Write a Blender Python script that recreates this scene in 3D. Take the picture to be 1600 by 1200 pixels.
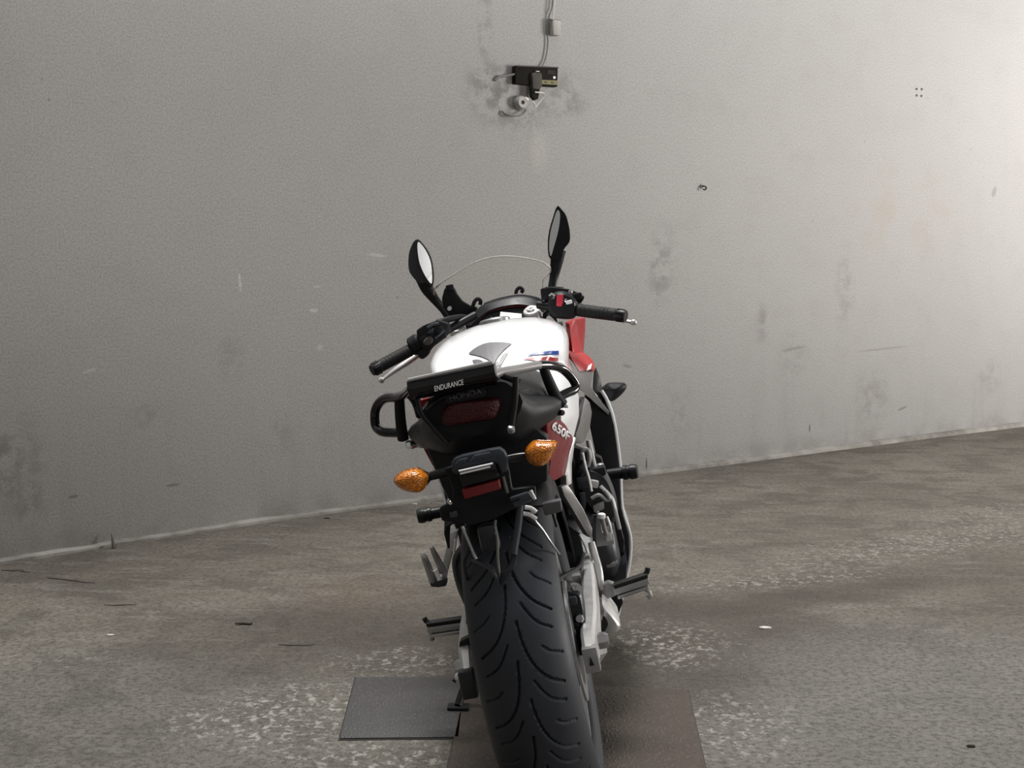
import bpy, bmesh, math, random
import numpy as np
from mathutils import Vector, Matrix

for o in list(bpy.data.objects):
    bpy.data.objects.remove(o)
SC = bpy.context.scene
COL = SC.collection
random.seed(7)

# ------------------------------------------------------------------ camera
cam_data = bpy.data.cameras.new('camera')
cam = bpy.data.objects.new('camera', cam_data)
COL.objects.link(cam)
cam_data.sensor_width = 36.0
cam_data.lens = 36.0 * 2200 / 1600
cam_data.clip_start = 0.05
PITCH, YAW, LEAN = 0.089, 0.051, 0.205
cam.location = (0.033, -2.75, 1.09)
fwd = Vector((-math.sin(YAW) * math.cos(PITCH), math.cos(YAW) * math.cos(PITCH), -math.sin(PITCH)))
cam.rotation_euler = fwd.to_track_quat('-Z', 'Y').to_euler()
SC.camera = cam

# ------------------------------------------------------------------ light
world = bpy.data.worlds.new('world')
SC.world = world
world.use_nodes = True
wbg = world.node_tree.nodes['Background']
wbg.inputs[0].default_value = (1.0, 0.985, 0.965, 1)
wbg.inputs[1].default_value = 0.225

def area(name, loc, target, size, power, color, sizey=None, spread=180):
    d = bpy.data.lights.new(name, 'AREA')
    d.energy = power
    d.color = color
    d.shape = 'RECTANGLE'
    d.size = size
    d.size_y = sizey or size
    d.spread = math.radians(spread)
    o = bpy.data.objects.new(name, d)
    COL.objects.link(o)
    o.location = loc
    o.rotation_euler = (Vector(target) - Vector(loc)).to_track_quat('-Z', 'Y').to_euler()
    return o

area('skylight_overhead', (-0.9, 2.4, 13.0), (0.0, 0.5, 0.0), 4.5, 520, (1.0, 0.985, 0.97), spread=80)
area('wall_fill_light', (8.0, -4.0, 2.0), (0.3, 4.2, 0.9), 5.0, 165, (1.0, 0.985, 0.97), sizey=3.6)  # added fill that evens out the wall brightness; not a known opening
area('side_entrance_daylight', (8.4, 3.8, 1.7), (3.7, 6.8, 0.4), 2.6, 760, (1.0, 0.955, 0.91))
area('wall_lamp_light', (4.6, 7.0, 3.7), (4.1, 7.5, 2.6), 0.5, 22, (1.0, 0.95, 0.88))

SC.view_settings.view_transform = 'Standard'
SC.view_settings.look = 'None'
SC.view_settings.gamma = 1.0
SC.view_settings.use_curve_mapping = False
SC.view_settings.exposure = 0.0

# ------------------------------------------------------------------ materials
class NT:
    def __init__(self, name):
        self.m = bpy.data.materials.new(name)
        self.m.use_nodes = True
        self.t = self.m.node_tree
        self.b = self.t.nodes['Principled BSDF']
    def n(self, typ, **kw):
        nd = self.t.nodes.new(typ)
        for k, v in kw.items():
            setattr(nd, k, v)
        return nd
    def l(self, a, b):
        self.t.links.new(a, b)
    def val(self, sock, v):
        if hasattr(v, 'is_linked') or isinstance(v, bpy.types.NodeSocket):
            self.l(v, sock)
        else:
            sock.default_value = v
    def math(self, op, a, b=0.0, c=None, clamp=False):
        nd = self.n('ShaderNodeMath', operation=op, use_clamp=clamp)
        self.val(nd.inputs[0], a); self.val(nd.inputs[1], b)
        if c is not None: self.val(nd.inputs[2], c)
        return nd.outputs[0]
    def noise(self, co, scale, detail=4, rough=0.55, dist=0.0):
        nd = self.n('ShaderNodeTexNoise')
        if co is not None: self.l(co, nd.inputs['Vector'])
        nd.inputs['Scale'].default_value = scale
        nd.inputs['Detail'].default_value = detail
        nd.inputs['Roughness'].default_value = rough
        nd.inputs['Distortion'].default_value = dist
        return nd.outputs['Fac']
    def ramp(self, f, lo, hi, a=0.0, b=1.0):
        nd = self.n('ShaderNodeMapRange')
        nd.interpolation_type = 'SMOOTHSTEP'
        self.val(nd.inputs[0], f)
        nd.inputs[1].default_value = lo; nd.inputs[2].default_value = hi
        nd.inputs[3].default_value = a; nd.inputs[4].default_value = b
        return nd.outputs[0]
    def mix(self, f, a, b):
        nd = self.n('ShaderNodeMix', data_type='RGBA')
        self.val(nd.inputs[0], f)
        for s, v in ((nd.inputs[6], a), (nd.inputs[7], b)):
            if isinstance(v, bpy.types.NodeSocket): self.l(v, s)
            else: s.default_value = (*v, 1)
        return nd.outputs[2]
    def mapping(self, co, scale, rotz=0.0):
        nd = self.n('ShaderNodeMapping')
        self.l(co, nd.inputs[0])
        nd.inputs['Scale'].default_value = scale
        nd.inputs['Rotation'].default_value = (0, 0, rotz)
        return nd.outputs[0]
    def ellipse(self, co, cx, cy, rx, ry, rot=0.0, soft=0.45):
        # 1 inside an ellipse, falling off to 0
        v = self.n('ShaderNodeVectorMath', operation='SUBTRACT')
        self.l(co, v.inputs[0]); v.inputs[1].default_value = (cx, cy, 0)
        r = self.n('ShaderNodeVectorRotate', rotation_type='Z_AXIS')
        self.l(v.outputs[0], r.inputs['Vector']); r.inputs['Angle'].default_value = -rot
        s = self.n('ShaderNodeVectorMath', operation='MULTIPLY')
        self.l(r.outputs[0], s.inputs[0]); s.inputs[1].default_value = (1 / rx, 1 / ry, 0)
        ln = self.n('ShaderNodeVectorMath', operation='LENGTH')
        self.l(s.outputs[0], ln.inputs[0])
        return self.ramp(ln.outputs['Value'], 1 - soft, 1 + soft, 1.0, 0.0)
    def bump(self, h, strength, dist=0.01):
        nd = self.n('ShaderNodeBump')
        nd.inputs['Strength'].default_value = strength
        nd.inputs['Distance'].default_value = dist
        self.l(h, nd.inputs['Height'])
        self.l(nd.outputs[0], self.b.inputs['Normal'])

MATS = {}
def mat(name, col, rough=0.5, metal=0.0, coat=0.0, var=0.12, scale=40, bump=0.0, spec=0.5):
    k = NT(name)
    co = k.n('ShaderNodeTexCoord').outputs['Object']
    nz = k.noise(co, scale, 3)
    dark = tuple(c * (1 - var) for c in col)
    lite = tuple(min(1, c * (1 + var)) for c in col)
    k.l(k.mix(nz, dark, lite), k.b.inputs['Base Color'])
    k.l(k.ramp(nz, 0.2, 0.8, max(0.02, rough * 0.85), min(1, rough * 1.15)), k.b.inputs['Roughness'])
    k.b.inputs['Metallic'].default_value = metal
    k.b.inputs['Coat Weight'].default_value = coat
    k.b.inputs['Coat Roughness'].default_value = 0.06
    k.b.inputs['Specular IOR Level'].default_value = spec
    if bump:
        k.bump(k.noise(co, scale * 6, 3), bump, 0.002)
    MATS[name] = k.m
    return k.m

mat('black_plastic', (0.010, 0.0104, 0.012), 0.42, spec=0.25)
mat('satin_black', (0.010, 0.0104, 0.012), 0.55, spec=0.2, bump=0.15)
mat('gloss_black', (0.006, 0.006, 0.0075), 0.14, spec=0.4, coat=0.15)
mat('grip_rubber', (0.009, 0.009, 0.009), 0.6, bump=0.4, scale=120, spec=0.3)
mat('tyre_rubber', (0.030, 0.0335, 0.0405), 0.58, var=0.3, scale=9, spec=0.3, bump=0.15)
mat('seat_vinyl', (0.018, 0.018, 0.02), 0.42, bump=0.2, scale=90)
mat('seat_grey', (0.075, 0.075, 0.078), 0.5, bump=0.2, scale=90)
mat('white_paint', (0.87, 0.88, 0.89), 0.16, coat=0.6, var=0.02)
mat('red_paint', (0.36, 0.008, 0.011), 0.38, coat=0.08, var=0.08, spec=0.25)
mat('maroon_paint', (0.17, 0.014, 0.016), 0.5, coat=0.0, var=0.15, spec=0.2)
mat('blue_decal', (0.015, 0.045, 0.22), 0.3, var=0.05)
mat('red_decal', (0.25, 0.018, 0.022), 0.3, var=0.05)
mat('grey_decal', (0.115, 0.112, 0.117), 0.42, var=0.12, scale=200)
mat('white_decal', (0.85, 0.85, 0.85), 0.4, var=0.03)
mat('dim_decal', (0.055, 0.055, 0.058), 0.35, var=0.05)
mat('silver_alloy', (0.58, 0.575, 0.565), 0.34, metal=0.55, var=0.08)
mat('cast_alloy', (0.33, 0.33, 0.325), 0.42, metal=0.6, var=0.15, bump=0.15)
mat('chrome', (0.82, 0.82, 0.82), 0.12, metal=1.0, var=0.02)
mat('steel', (0.42, 0.42, 0.42), 0.3, metal=0.9, var=0.1)
mat('grey_frame', (0.24, 0.235, 0.23), 0.42, metal=0.3, var=0.08)
mat('taupe_panel', (0.15, 0.145, 0.138), 0.45, var=0.1)
mat('engine_dark', (0.035, 0.038, 0.043), 0.36, metal=0.5, var=0.2, bump=0.3)
mat('blue_black', (0.012, 0.014, 0.020), 0.4, var=0.2)
mat('slate_plastic', (0.030, 0.035, 0.045), 0.36, var=0.2)
mat('chain_metal', (0.05, 0.046, 0.042), 0.5, metal=0.8, var=0.3, scale=300)
mat('paper', (0.80, 0.79, 0.77), 0.8, var=0.03)
mat('kill_red', (0.62, 0.03, 0.06), 0.4, var=0.05)
mat('headlight_glass', (0.5, 0.52, 0.55), 0.08, coat=1.0, var=0.1)
mat('fixture_black', (0.016, 0.015, 0.012), 0.75, var=0.3, scale=60, spec=0.08)
mat('fixture_grey', (0.075, 0.072, 0.063), 0.7, var=0.2, spec=0.15)
mat('fixture_label', (0.25, 0.225, 0.13), 0.8, var=0.3, scale=80, spec=0.1)
mat('cable_white', (0.62, 0.60, 0.57), 0.6, var=0.1)
mat('cable_grey', (0.15, 0.145, 0.135), 0.6, var=0.2)
mat('socket_porcelain', (0.30, 0.29, 0.275), 0.4, var=0.2)
mat('twig_bark', (0.06, 0.048, 0.038), 0.9, var=0.4, scale=80)
mat('plaster_chip', (0.44, 0.425, 0.40), 0.9, var=0.1)
mat('shadow_gap', (0.02, 0.018, 0.016), 0.9, var=0.3)

def lens_mat(name, col, glow, ribs, rough=0.2, coat=0.5):
    k = NT(name)
    co = k.n('ShaderNodeTexCoord').outputs['Object']
    v = k.n('ShaderNodeTexVoronoi')
    k.l(k.mapping(co, (ribs, ribs, ribs * 1.4)), v.inputs['Vector'])
    v.inputs['Scale'].default_value = 1.0
    f = k.ramp(v.outputs['Distance'], 0.1, 0.7)
    k.l(k.mix(f, glow, col), k.b.inputs['Base Color'])
    k.b.inputs['Roughness'].default_value = rough
    k.b.inputs['Coat Weight'].default_value = coat
    k.b.inputs['Specular IOR Level'].default_value = 0.35
    k.b.inputs['Subsurface Weight'].default_value = 0.0
    k.bump(v.outputs['Distance'], 0.5, 0.003)
    MATS[name] = k.m
lens_mat('amber_lens', (0.42, 0.11, 0.006), (0.80, 0.30, 0.018), 260)
lens_mat('tail_lens', (0.035, 0.003, 0.004), (0.085, 0.008, 0.009), 220, 0.4, 0.1)
lens_mat('red_reflector', (0.17, 0.010, 0.013), (0.22, 0.014, 0.017), 500, 0.45, 0.0)

def mirror_mat():
    k = NT('mirror_glass')
    co = k.n('ShaderNodeTexCoord').outputs['Object']
    k.l(k.mix(k.noise(co, 20), (0.86, 0.86, 0.86), (0.9, 0.9, 0.9)), k.b.inputs['Base Color'])
    k.b.inputs['Metallic'].default_value = 1.0
    k.b.inputs['Roughness'].default_value = 0.12
    MATS['mirror_glass'] = k.m
mirror_mat()

def screen_mat():
    k = NT('clear_acrylic')
    tr = k.n('ShaderNodeBsdfTransparent')
    tr.inputs[0].default_value = (0.975, 0.975, 0.965, 1)
    gl = k.n('ShaderNodeBsdfGlossy')
    gl.inputs['Roughness'].default_value = 0.03
    fr = k.n('ShaderNodeFresnel'); fr.inputs[0].default_value = 1.06
    mx = k.n('ShaderNodeMixShader')
    k.l(fr.outputs[0], mx.inputs[0]); k.l(tr.outputs[0], mx.inputs[1]); k.l(gl.outputs[0], mx.inputs[2])
    out = k.t.nodes['Material Output']
    k.l(mx.outputs[0], out.inputs[0])
    MATS['clear_acrylic'] = k.m
screen_mat()
mat('acrylic_lit_edge', (0.55, 0.54, 0.50), 0.3, var=0.25, scale=60)  # pale colour stands in for light caught in the screen's edge

# ---- wall: painted, dusty cement render.  UV = (metres along the wall, height)
def wall_material():
    k = NT('grey_render')
    uv = k.n('ShaderNodeTexCoord').outputs['UV']
    big = k.noise(uv, 0.8, 5, 0.6, 0.4)
    mid = k.noise(uv, 4.5, 6, 0.62)
    fine = k.noise(uv, 95, 2, 0.7)
    grit = k.noise(uv, 130, 3, 0.75)
    streak = k.noise(k.mapping(uv, (7.0, 0.9, 1)), 1.0, 5, 0.6)
    c = k.mix(big, (0.405, 0.402, 0.396), (0.465, 0.461, 0.454))
    c = k.mix(k.ramp(mid, 0.45, 0.8, 0, 0.25), c, (0.33, 0.315, 0.30))
    # grime that rises from the foot of the wall
    sep = k.n('ShaderNodeSeparateXYZ'); k.l(uv, sep.inputs[0])
    h = sep.outputs[1]
    low = k.ramp(h, 0.0, 0.75, 1.0, 0.0)
    st = k.math('MULTIPLY', k.ramp(streak, 0.50, 0.68), low)
    c = k.mix(k.math('MULTIPLY', st, 0.16), c, (0.21, 0.195, 0.18))
    foot = k.math('MULTIPLY', k.ramp(h, 0.0, 0.14, 1.0, 0.0), k.ramp(mid, 0.35, 0.65))
    c = k.mix(k.math('MULTIPLY', foot, 0.5), c, (0.20, 0.185, 0.165))
    # individual stains with their own places and shapes
    blots = [((3.913,0.3273), .10, .16, .5), ((4.427,0.4837), .06, .05, .4), ((3.861,0.3676), .05, .10, .6), ((3.958,0.193), .05, .07, .45),
             ((5.057,0.3599), .05, .07, .4), ((7.213,1.07), .09, .16, .5), ((7.961,0.7415), .05, .09, .55), ((7.192,0.9732), .05, .13, .35),
             ((8.66,0.922), .07, .20, .38), ((8.943,0.2826), .14, .14, .42), ((10.09,0.3359), .12, .10, .3), ((7.337,0.3144), .09, .15, .3),
             ((6.27,1.805), .20, .12, .8), ((6.117,2.167), .035, .16, .8), ((8.229,0.5393), .12, .12, .25), ((4.82,0.6872), .06, .09, .3), ((6.162,1.885), .12, .09, .8), ((6.587,1.855), .10, .10, .7)]
    for (p, rx, ry, a) in blots:
        e = k.ellipse(uv, p[0], p[1], rx, ry, 0.0, 0.7)
        e = k.math('MULTIPLY', e, k.ramp(k.noise(uv, 13, 5, 0.65), 0.40, 0.62))
        c = k.mix(k.math('MULTIPLY', e, a * 0.8), c, (0.17, 0.16, 0.15))
    # warm rusty bloom and a pale patch where something was fixed
    e = k.math('MULTIPLY', k.ellipse(uv, (9.111,1.365)[0], (9.111,1.365)[1], .55, .22, 0, .8), k.ramp(mid, 0.4, 0.65))
    c = k.mix(k.math('MULTIPLY', e, 0.25), c, (0.46, 0.36, 0.27))
    e = k.ellipse(uv, (6.425,1.593)[0], (6.425,1.593)[1], .045, .085, 0, .6)
    c = k.mix(k.math('MULTIPLY', e, 0.35), c, (0.62, 0.60, 0.57))
    # short pale scratches and chips
    for (p, rx, ry, rot, col, a) in [((4.871,0.9937), .006, .035, .1, (.72, .68, .62), .8), ((5.545,1.103), .045, .006, -.1, (.66, .65, .63), .7),
                                     ((5.222,0.8713), .02, .008, 0, (.7, .69, .67), .7), ((5.251,0.7133), .012, .012, 0, (.65, .64, .62), .6),
                                     ((4.202,0.6724), .03, .007, .2, (.65, .63, .6), .5), ((5.239,0.9708), .014, .006, 0, (.66, .65, .62), .5),
                                     ((7.115,0.0516), .005, .03, 0, (.06, .055, .05), .9), ((8.376,0.1401), .005, .022, 0, (.05, .05, .045), .9),
                                     ((10.09,1.505), .02, .035, -.5, (.2, .19, .18), .5), ((6.98,0.5557), .03, .008, -.2, (.2, .19, .18), .5),
                                     ((9.219,0.1967), .045, .007, .2, (.2, .18, .16), .7), ((8.228,0.5925), .10, .008, .1, (.2, .19, .17), .45), ((9.022,0.561), .22, .006, .03, (.22, .2, .19), .4),
                                     ((4.546,0.2003), .03, .006, 0, (.16, .15, .14), .6), ((4.123,0.2058), .02, .006, 0, (.14, .13, .12), .6)]:
        e = k.ellipse(uv, p[0], p[1], rx, ry, rot, 0.4)
        c = k.mix(k.math('MULTIPLY', e, a), c, col)
    c = k.mix(k.ramp(grit, 0.38, 0.64, 0.0, 0.48), c, (0.22, 0.215, 0.21))
    c = k.mix(k.ramp(fine, 0.5, 0.8, 0.0, 0.18), c, (0.58, 0.565, 0.55))
    # dark pin pocks
    vo = k.n('ShaderNodeTexVoronoi'); k.l(uv, vo.inputs['Vector']); vo.inputs['Scale'].default_value = 9
    pk = k.math('MULTIPLY', k.ramp(vo.outputs['Distance'], 0.03, 0.06, 1, 0), k.ramp(k.noise(uv, 2.1, 2), 0.55, 0.6))
    c = k.mix(k.math('MULTIPLY', pk, 0.5), c, (0.14, 0.13, 0.12))
    k.l(c, k.b.inputs['Base Color'])
    k.b.inputs['Roughness'].default_value = 0.82
    k.b.inputs['Specular IOR Level'].default_value = 0.25
    hgt = k.math('ADD', k.math('MULTIPLY', mid, 0.8), k.math('MULTIPLY', grit, 0.25))
    k.bump(hgt, 0.35, 0.006)
    return k.m

# ---- floor: worn, dirty concrete with paler scuffed patches.  Position in metres
def floor_material():
    k = NT('worn_concrete')
    co = k.n('ShaderNodeTexCoord').outputs['Object']
    big = k.noise(co, 0.7, 5, 0.6, 0.5)
    mid = k.noise(co, 3.5, 7, 0.65, 0.3)
    drag = k.noise(k.mapping(co, (3.0, 9.0, 1), 0.55), 1.6, 6, 0.7, 0.4)
    fine = k.noise(co, 60, 4, 0.7)
    grit = k.noise(co, 190, 2, 0.7)
    c = k.mix(k.ramp(big, 0.3, 0.7), (0.088, 0.076, 0.060), (0.142, 0.127, 0.105))
    c = k.mix(k.ramp(mid, 0.46, 0.58, 0, 0.75), c, (0.064, 0.055, 0.043))
    c = k.mix(k.ramp(drag, 0.50, 0.64, 0, 0.6), c, (0.155, 0.146, 0.128))
    # greyer concrete near right and left; left colour darkened to offset overhead light
    e = k.ellipse(co, (0.934,0.5773)[0], (0.934,0.5773)[1], 1.0, 0.75, 0, 0.6)
    c = k.mix(k.math('MULTIPLY', e, 0.6), c, (0.135, 0.131, 0.122))
    e = k.ellipse(co, (-1.155,0.4242)[0], (-1.155,0.4242)[1], 0.6, 0.5, 0, 0.7)
    c = k.mix(k.math('MULTIPLY', e, 0.5), c, (0.088, 0.086, 0.078))
    # oily brown ground and tyre track; also paints soft shade around the bike
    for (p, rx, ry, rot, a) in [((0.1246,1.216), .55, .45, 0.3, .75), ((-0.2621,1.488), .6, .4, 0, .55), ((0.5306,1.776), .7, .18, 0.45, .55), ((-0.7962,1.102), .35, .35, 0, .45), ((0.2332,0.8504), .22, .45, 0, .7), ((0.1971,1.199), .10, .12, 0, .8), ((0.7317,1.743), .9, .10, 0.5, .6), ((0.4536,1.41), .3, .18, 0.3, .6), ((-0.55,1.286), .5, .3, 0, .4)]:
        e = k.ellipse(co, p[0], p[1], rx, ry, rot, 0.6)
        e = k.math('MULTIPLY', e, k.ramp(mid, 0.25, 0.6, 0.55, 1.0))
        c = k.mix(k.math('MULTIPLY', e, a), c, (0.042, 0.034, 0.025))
    # pale, flaking patches of old screed / paint
    flake = k.ramp(k.noise(k.mapping(co, (34, 26, 1), 0.2), 1.0, 7, 0.78, 0.25), 0.50, 0.57)
    for (p, rx, ry, rot, a) in [((-0.6471,0.5444), .26, .20, 0.5, .95), ((-0.4342,0.9624), .20, .10, 0.1, .7), ((1.353,2.643), .85, .20, 0.62, .65), ((0.6821,1.985), .42, .09, 0.35, .6), ((0.2712,1.223), .18, .22, 0.2, .6), ((1.823,3.351), .5, .2, 0.6, .45), ((-0.3995,0.2282), .30, .12, 0, .75), ((0.3925,0.4804), .14, .22, 0, .7), ((0.2636,1.091), .10, .14, 0, .6), ((-0.4496,1.087), .06, .03, 0, .7), ((-0.7486,0.4449), .15, .12, 0, .6), ((-1.45,0.9411), .3, .1, 0, .35)]:
        e = k.math('MULTIPLY', k.ellipse(co, p[0], p[1], rx, ry, rot, 0.75), flake)
        c = k.mix(k.math('MULTIPLY', e, a), c, (0.29, 0.275, 0.245))
    # a rusty warm spot
    e = k.math('MULTIPLY', k.ellipse(co, (-0.7015,1.758)[0], (-0.7015,1.758)[1], .16, .22, 0, .8), k.ramp(mid, 0.4, 0.6))
    c = k.mix(k.math('MULTIPLY', e, 0.22), c, (0.20, 0.14, 0.10))
    # cracks and thin dark dirt lines
    vo = k.n('ShaderNodeTexVoronoi', feature='DISTANCE_TO_EDGE')
    wv = k.n('ShaderNodeVectorMath', operation='ADD')
    nn = k.n('ShaderNodeTexNoise'); k.l(co, nn.inputs['Vector']); nn.inputs['Scale'].default_value = 5; nn.inputs['Detail'].default_value = 5
    sc = k.n('ShaderNodeVectorMath', operation='SCALE'); k.l(nn.outputs['Color'], sc.inputs[0]); sc.inputs['Scale'].default_value = 0.5
    k.l(co, wv.inputs[0]); k.l(sc.outputs[0], wv.inputs[1])
    k.l(wv.outputs[0], vo.inputs['Vector']); vo.inputs['Scale'].default_value = 1.3
    cr = k.math('MULTIPLY', k.ramp(vo.outputs['Distance'], 0.0, 0.014, 1, 0), k.ramp(big, 0.47, 0.56))
    c = k.mix(k.math('MULTIPLY', cr, 0.45), c, (0.07, 0.06, 0.05))
    v2 = k.n('ShaderNodeTexVoronoi'); k.l(k.mapping(co, (7, 11, 1), 0.4), v2.inputs['Vector']); v2.inputs['Scale'].default_value = 1.0
    bit = k.math('MULTIPLY', k.ramp(v2.outputs['Distance'], 0.05, 0.10, 1, 0), k.ramp(mid, 0.5, 0.62))
    c = k.mix(k.math('MULTIPLY', bit, 0.9), c, (0.06, 0.052, 0.045))
    c = k.mix(k.ramp(fine, 0.47, 0.60, 0, 0.62), c, (0.036, 0.032, 0.027))
    c = k.mix(k.ramp(grit, 0.5, 0.72, 0, 0.4), c, (0.20, 0.19, 0.175))
    k.l(c, k.b.inputs['Base Color'])
    k.b.inputs['Roughness'].default_value = 0.78
    k.b.inputs['Specular IOR Level'].default_value = 0.3
    hgt = k.math('ADD', k.math('MULTIPLY', mid, 0.7), k.math('ADD', k.math('MULTIPLY', fine, 0.35), k.math('MULTIPLY', flake, 0.2)))
    k.bump(hgt, 0.6, 0.008)
    return k.m

def plate_material(name, col_a, col_b, rust, rust_amt):
    k = NT(name)
    co = k.n('ShaderNodeTexCoord').outputs['Object']
    mid = k.noise(co, 6, 6, 0.65)
    fine = k.noise(co, 70, 4, 0.7)
    ch = k.n('ShaderNodeTexVoronoi'); k.l(k.mapping(co, (95, 60, 1), 0.6), ch.inputs['Vector']); ch.inputs['Scale'].default_value = 1
    stud = k.ramp(ch.outputs['Distance'], 0.15, 0.45, 1, 0)
    c = k.mix(mid, col_a, col_b)
    c = k.mix(k.ramp(fine, 0.45, 0.7, 0, rust_amt), c, rust)
    c = k.mix(k.math('MULTIPLY', stud, 0.35), c, tuple(min(1, v * 1.7) for v in col_b))
    k.l(c, k.b.inputs['Base Color'])
    k.b.inputs['Roughness'].default_value = 0.6
    k.b.inputs['Metallic'].default_value = 0.15
    k.bump(k.math('ADD', stud, k.math('MULTIPLY', fine, 0.5)), 0.6, 0.003)
    MATS[name] = k.m
plate_material('checker_steel', (0.036, 0.0345, 0.0345), (0.058, 0.056, 0.056), (0.03, 0.027, 0.024), 0.5)
plate_material('rusty_steel', (0.034, 0.025, 0.018), (0.058, 0.046, 0.035), (0.028, 0.017, 0.011), 0.7)

# ------------------------------------------------------------------ mesh helpers
def V(p): return np.array(p, float)
def catmull(pts, n=6, closed=False):
    P = [V(p) for p in pts]
    m = len(P)
    out = []
    rng = range(m) if closed else range(m - 1)
    for i in rng:
        if closed:
            a, b, c, d = P[(i - 1) % m], P[i], P[(i + 1) % m], P[(i + 2) % m]
        else:
            b, c = P[i], P[i + 1]
            a = P[i - 1] if i > 0 else 2 * b - c
            d = P[i + 2] if i + 2 < m else 2 * c - b
        for k in range(n):
            t = k / n
            out.append(0.5 * (2 * b + (c - a) * t + (2 * a - 5 * b + 4 * c - d) * t * t + (3 * b - a - 3 * c + d) * t ** 3))
    if not closed:
        out.append(P[-1])
    return out
def mx(pts): return [(-p[0], p[1], p[2]) for p in pts]
def off(pts, d): return [tuple(V(p) + V(d)) for p in pts]

class MB:
    def __init__(self):
        self.v = []; self.f = []
    def add(self, vs, fs):
        n = len(self.v)
        self.v += [tuple(float(q) for q in p) for p in vs]
        self.f += [tuple(n + i for i in f) for f in fs]
        return self
    def grid(self, rings, closed=True, cap=True):
        m = len(rings[0]); vs = [p for r in rings for p in r]; fs = []
        for i in range(len(rings) - 1):
            for j in range(m if closed else m - 1):
                a = i * m + j; b = i * m + (j + 1) % m
                fs.append((a, b, b + m, a + m))
        if cap and closed:
            fs.append(tuple(range(m))[::-1]); fs.append(tuple((len(rings) - 1) * m + j for j in range(m)))
        return self.add(vs, fs)
    def tube(self, pts, r, seg=10, smooth=6, flat=None):
        n0 = len(pts)
        R = [r] * n0 if not hasattr(r, '__len__') else list(r)
        if smooth and n0 > 2:
            P = catmull(pts, smooth)
            Q = catmull([(q, 0, 0) for q in R], smooth); R = [q[0] for q in Q]
        else:
            P = [V(p) for p in pts]
        rings = []
        prev = None
        for i, p in enumerate(P):
            t = P[min(i + 1, len(P) - 1)] - P[max(i - 1, 0)]
            t = t / (np.linalg.norm(t) + 1e-9)
            if prev is None:
                a = np.array([0, 0, 1.0]) if abs(t[2]) < 0.9 else np.array([0, 1.0, 0])
                u = np.cross(t, a)
            else:
                u = prev - t * prev.dot(t)
            u /= np.linalg.norm(u) + 1e-9
            prev = u
            w = np.cross(t, u)
            fl = flat or 1.0
            rings.append([p + R[i] * (math.cos(2 * math.pi * k / seg) * u + fl * math.sin(2 * math.pi * k / seg) * w) for k in range(seg)])
        return self.grid(rings)
    def rod(self, a, b, r1, r2=None, seg=14):
        return self.tube([a, b], [r1, r2 if r2 is not None else r1], seg, 0)
    def spin(self, a, b, prof, seg=24):
        # prof: (t along a->b in 0..1, radius)
        a = V(a); b = V(b); t = b - a; L = np.linalg.norm(t); t = t / L
        h = np.array([0, 0, 1.0]) if abs(t[2]) < 0.9 else np.array([0, 1.0, 0])
        u = np.cross(t, h); u /= np.linalg.norm(u); w = np.cross(t, u)
        rings = [[a + t * L * q + r * (math.cos(2 * math.pi * k / seg) * u + math.sin(2 * math.pi * k / seg) * w) for k in range(seg)] for q, r in prof]
        return self.grid(rings)
    def ring_x(self, prof, c, seg=64):
        # lathe of a CLOSED (x, r) profile around the x axis through c
        rings = [[(c[0] + x, c[1] - r * math.cos(2 * math.pi * k / seg), c[2] + r * math.sin(2 * math.pi * k / seg)) for x, r in prof] for k in range(seg)]
        rings.append(rings[0])
        return self.grid(rings, True, False)
    def box(self, c, s, rot=None, bev=0.0):
        bm = bmesh.new()
        bmesh.ops.create_cube(bm, size=1.0)
        for v in bm.verts:
            v.co = Vector((v.co.x * s[0], v.co.y * s[1], v.co.z * s[2]))
        if bev:
            bmesh.ops.bevel(bm, geom=bm.edges[:], offset=bev, segments=2, affect='EDGES', profile=0.6)
        M = Matrix.Translation(c)
        if rot is not None:
            M = M @ rot.to_4x4()
        bm.transform(M)
        bm.verts.ensure_lookup_table()
        self.add([v.co[:] for v in bm.verts], [[v.index for v in f.verts] for f in bm.faces])
        bm.free()
        return self
    def prism(self, outline, d, bev=0.0):
        # solid from an outline (any 3D loop) pushed along d
        n = len(outline)
        bm = bmesh.new()
        a = [bm.verts.new(p) for p in outline]
        b = [bm.verts.new(tuple(V(p) + V(d))) for p in outline]
        bm.faces.new(a); bm.faces.new(b[::-1])
        for i in range(n):
            bm.faces.new((a[i], b[i], b[(i + 1) % n], a[(i + 1) % n]))
        bmesh.ops.recalc_face_normals(bm, faces=bm.faces[:])
        if bev:
            try:
                bmesh.ops.bevel(bm, geom=bm.edges[:], offset=bev, segments=2, affect='EDGES', profile=0.6, clamp_overlap=True)
            except Exception:
                pass
        bmesh.ops.triangulate(bm, faces=[f for f in bm.faces if len(f.verts) > 4])
        bm.verts.index_update()
        self.add([v.co[:] for v in bm.verts], [[v.index for v in f.verts] for f in bm.faces])
        bm.free()
        return self
    def puff(self, outline, d, prof, sm=4, ctr=None):
        # domed solid: the outline is scaled about its centre at steps along d; prof = (t, scale)
        P = catmull(outline, sm, True) if sm else [V(p) for p in outline]
        c = V(ctr) if ctr is not None else sum(P) / len(P)
        d = V(d)
        rings = [[c + (p - c) * s + d * t for p in P] for t, s in prof]
        return self.grid(rings)
    def loft(self, secs, nu=5, nv=5, closed=True, cap=True):
        rows = [catmull(s, nv, closed) for s in secs]
        m = len(rows[0])
        cols = [catmull([r[j] for r in rows], nu) for j in range(m)]
        rings = [[cols[j][i] for j in range(m)] for i in range(len(cols[0]))]
        return self.grid(rings, closed, cap)
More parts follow.
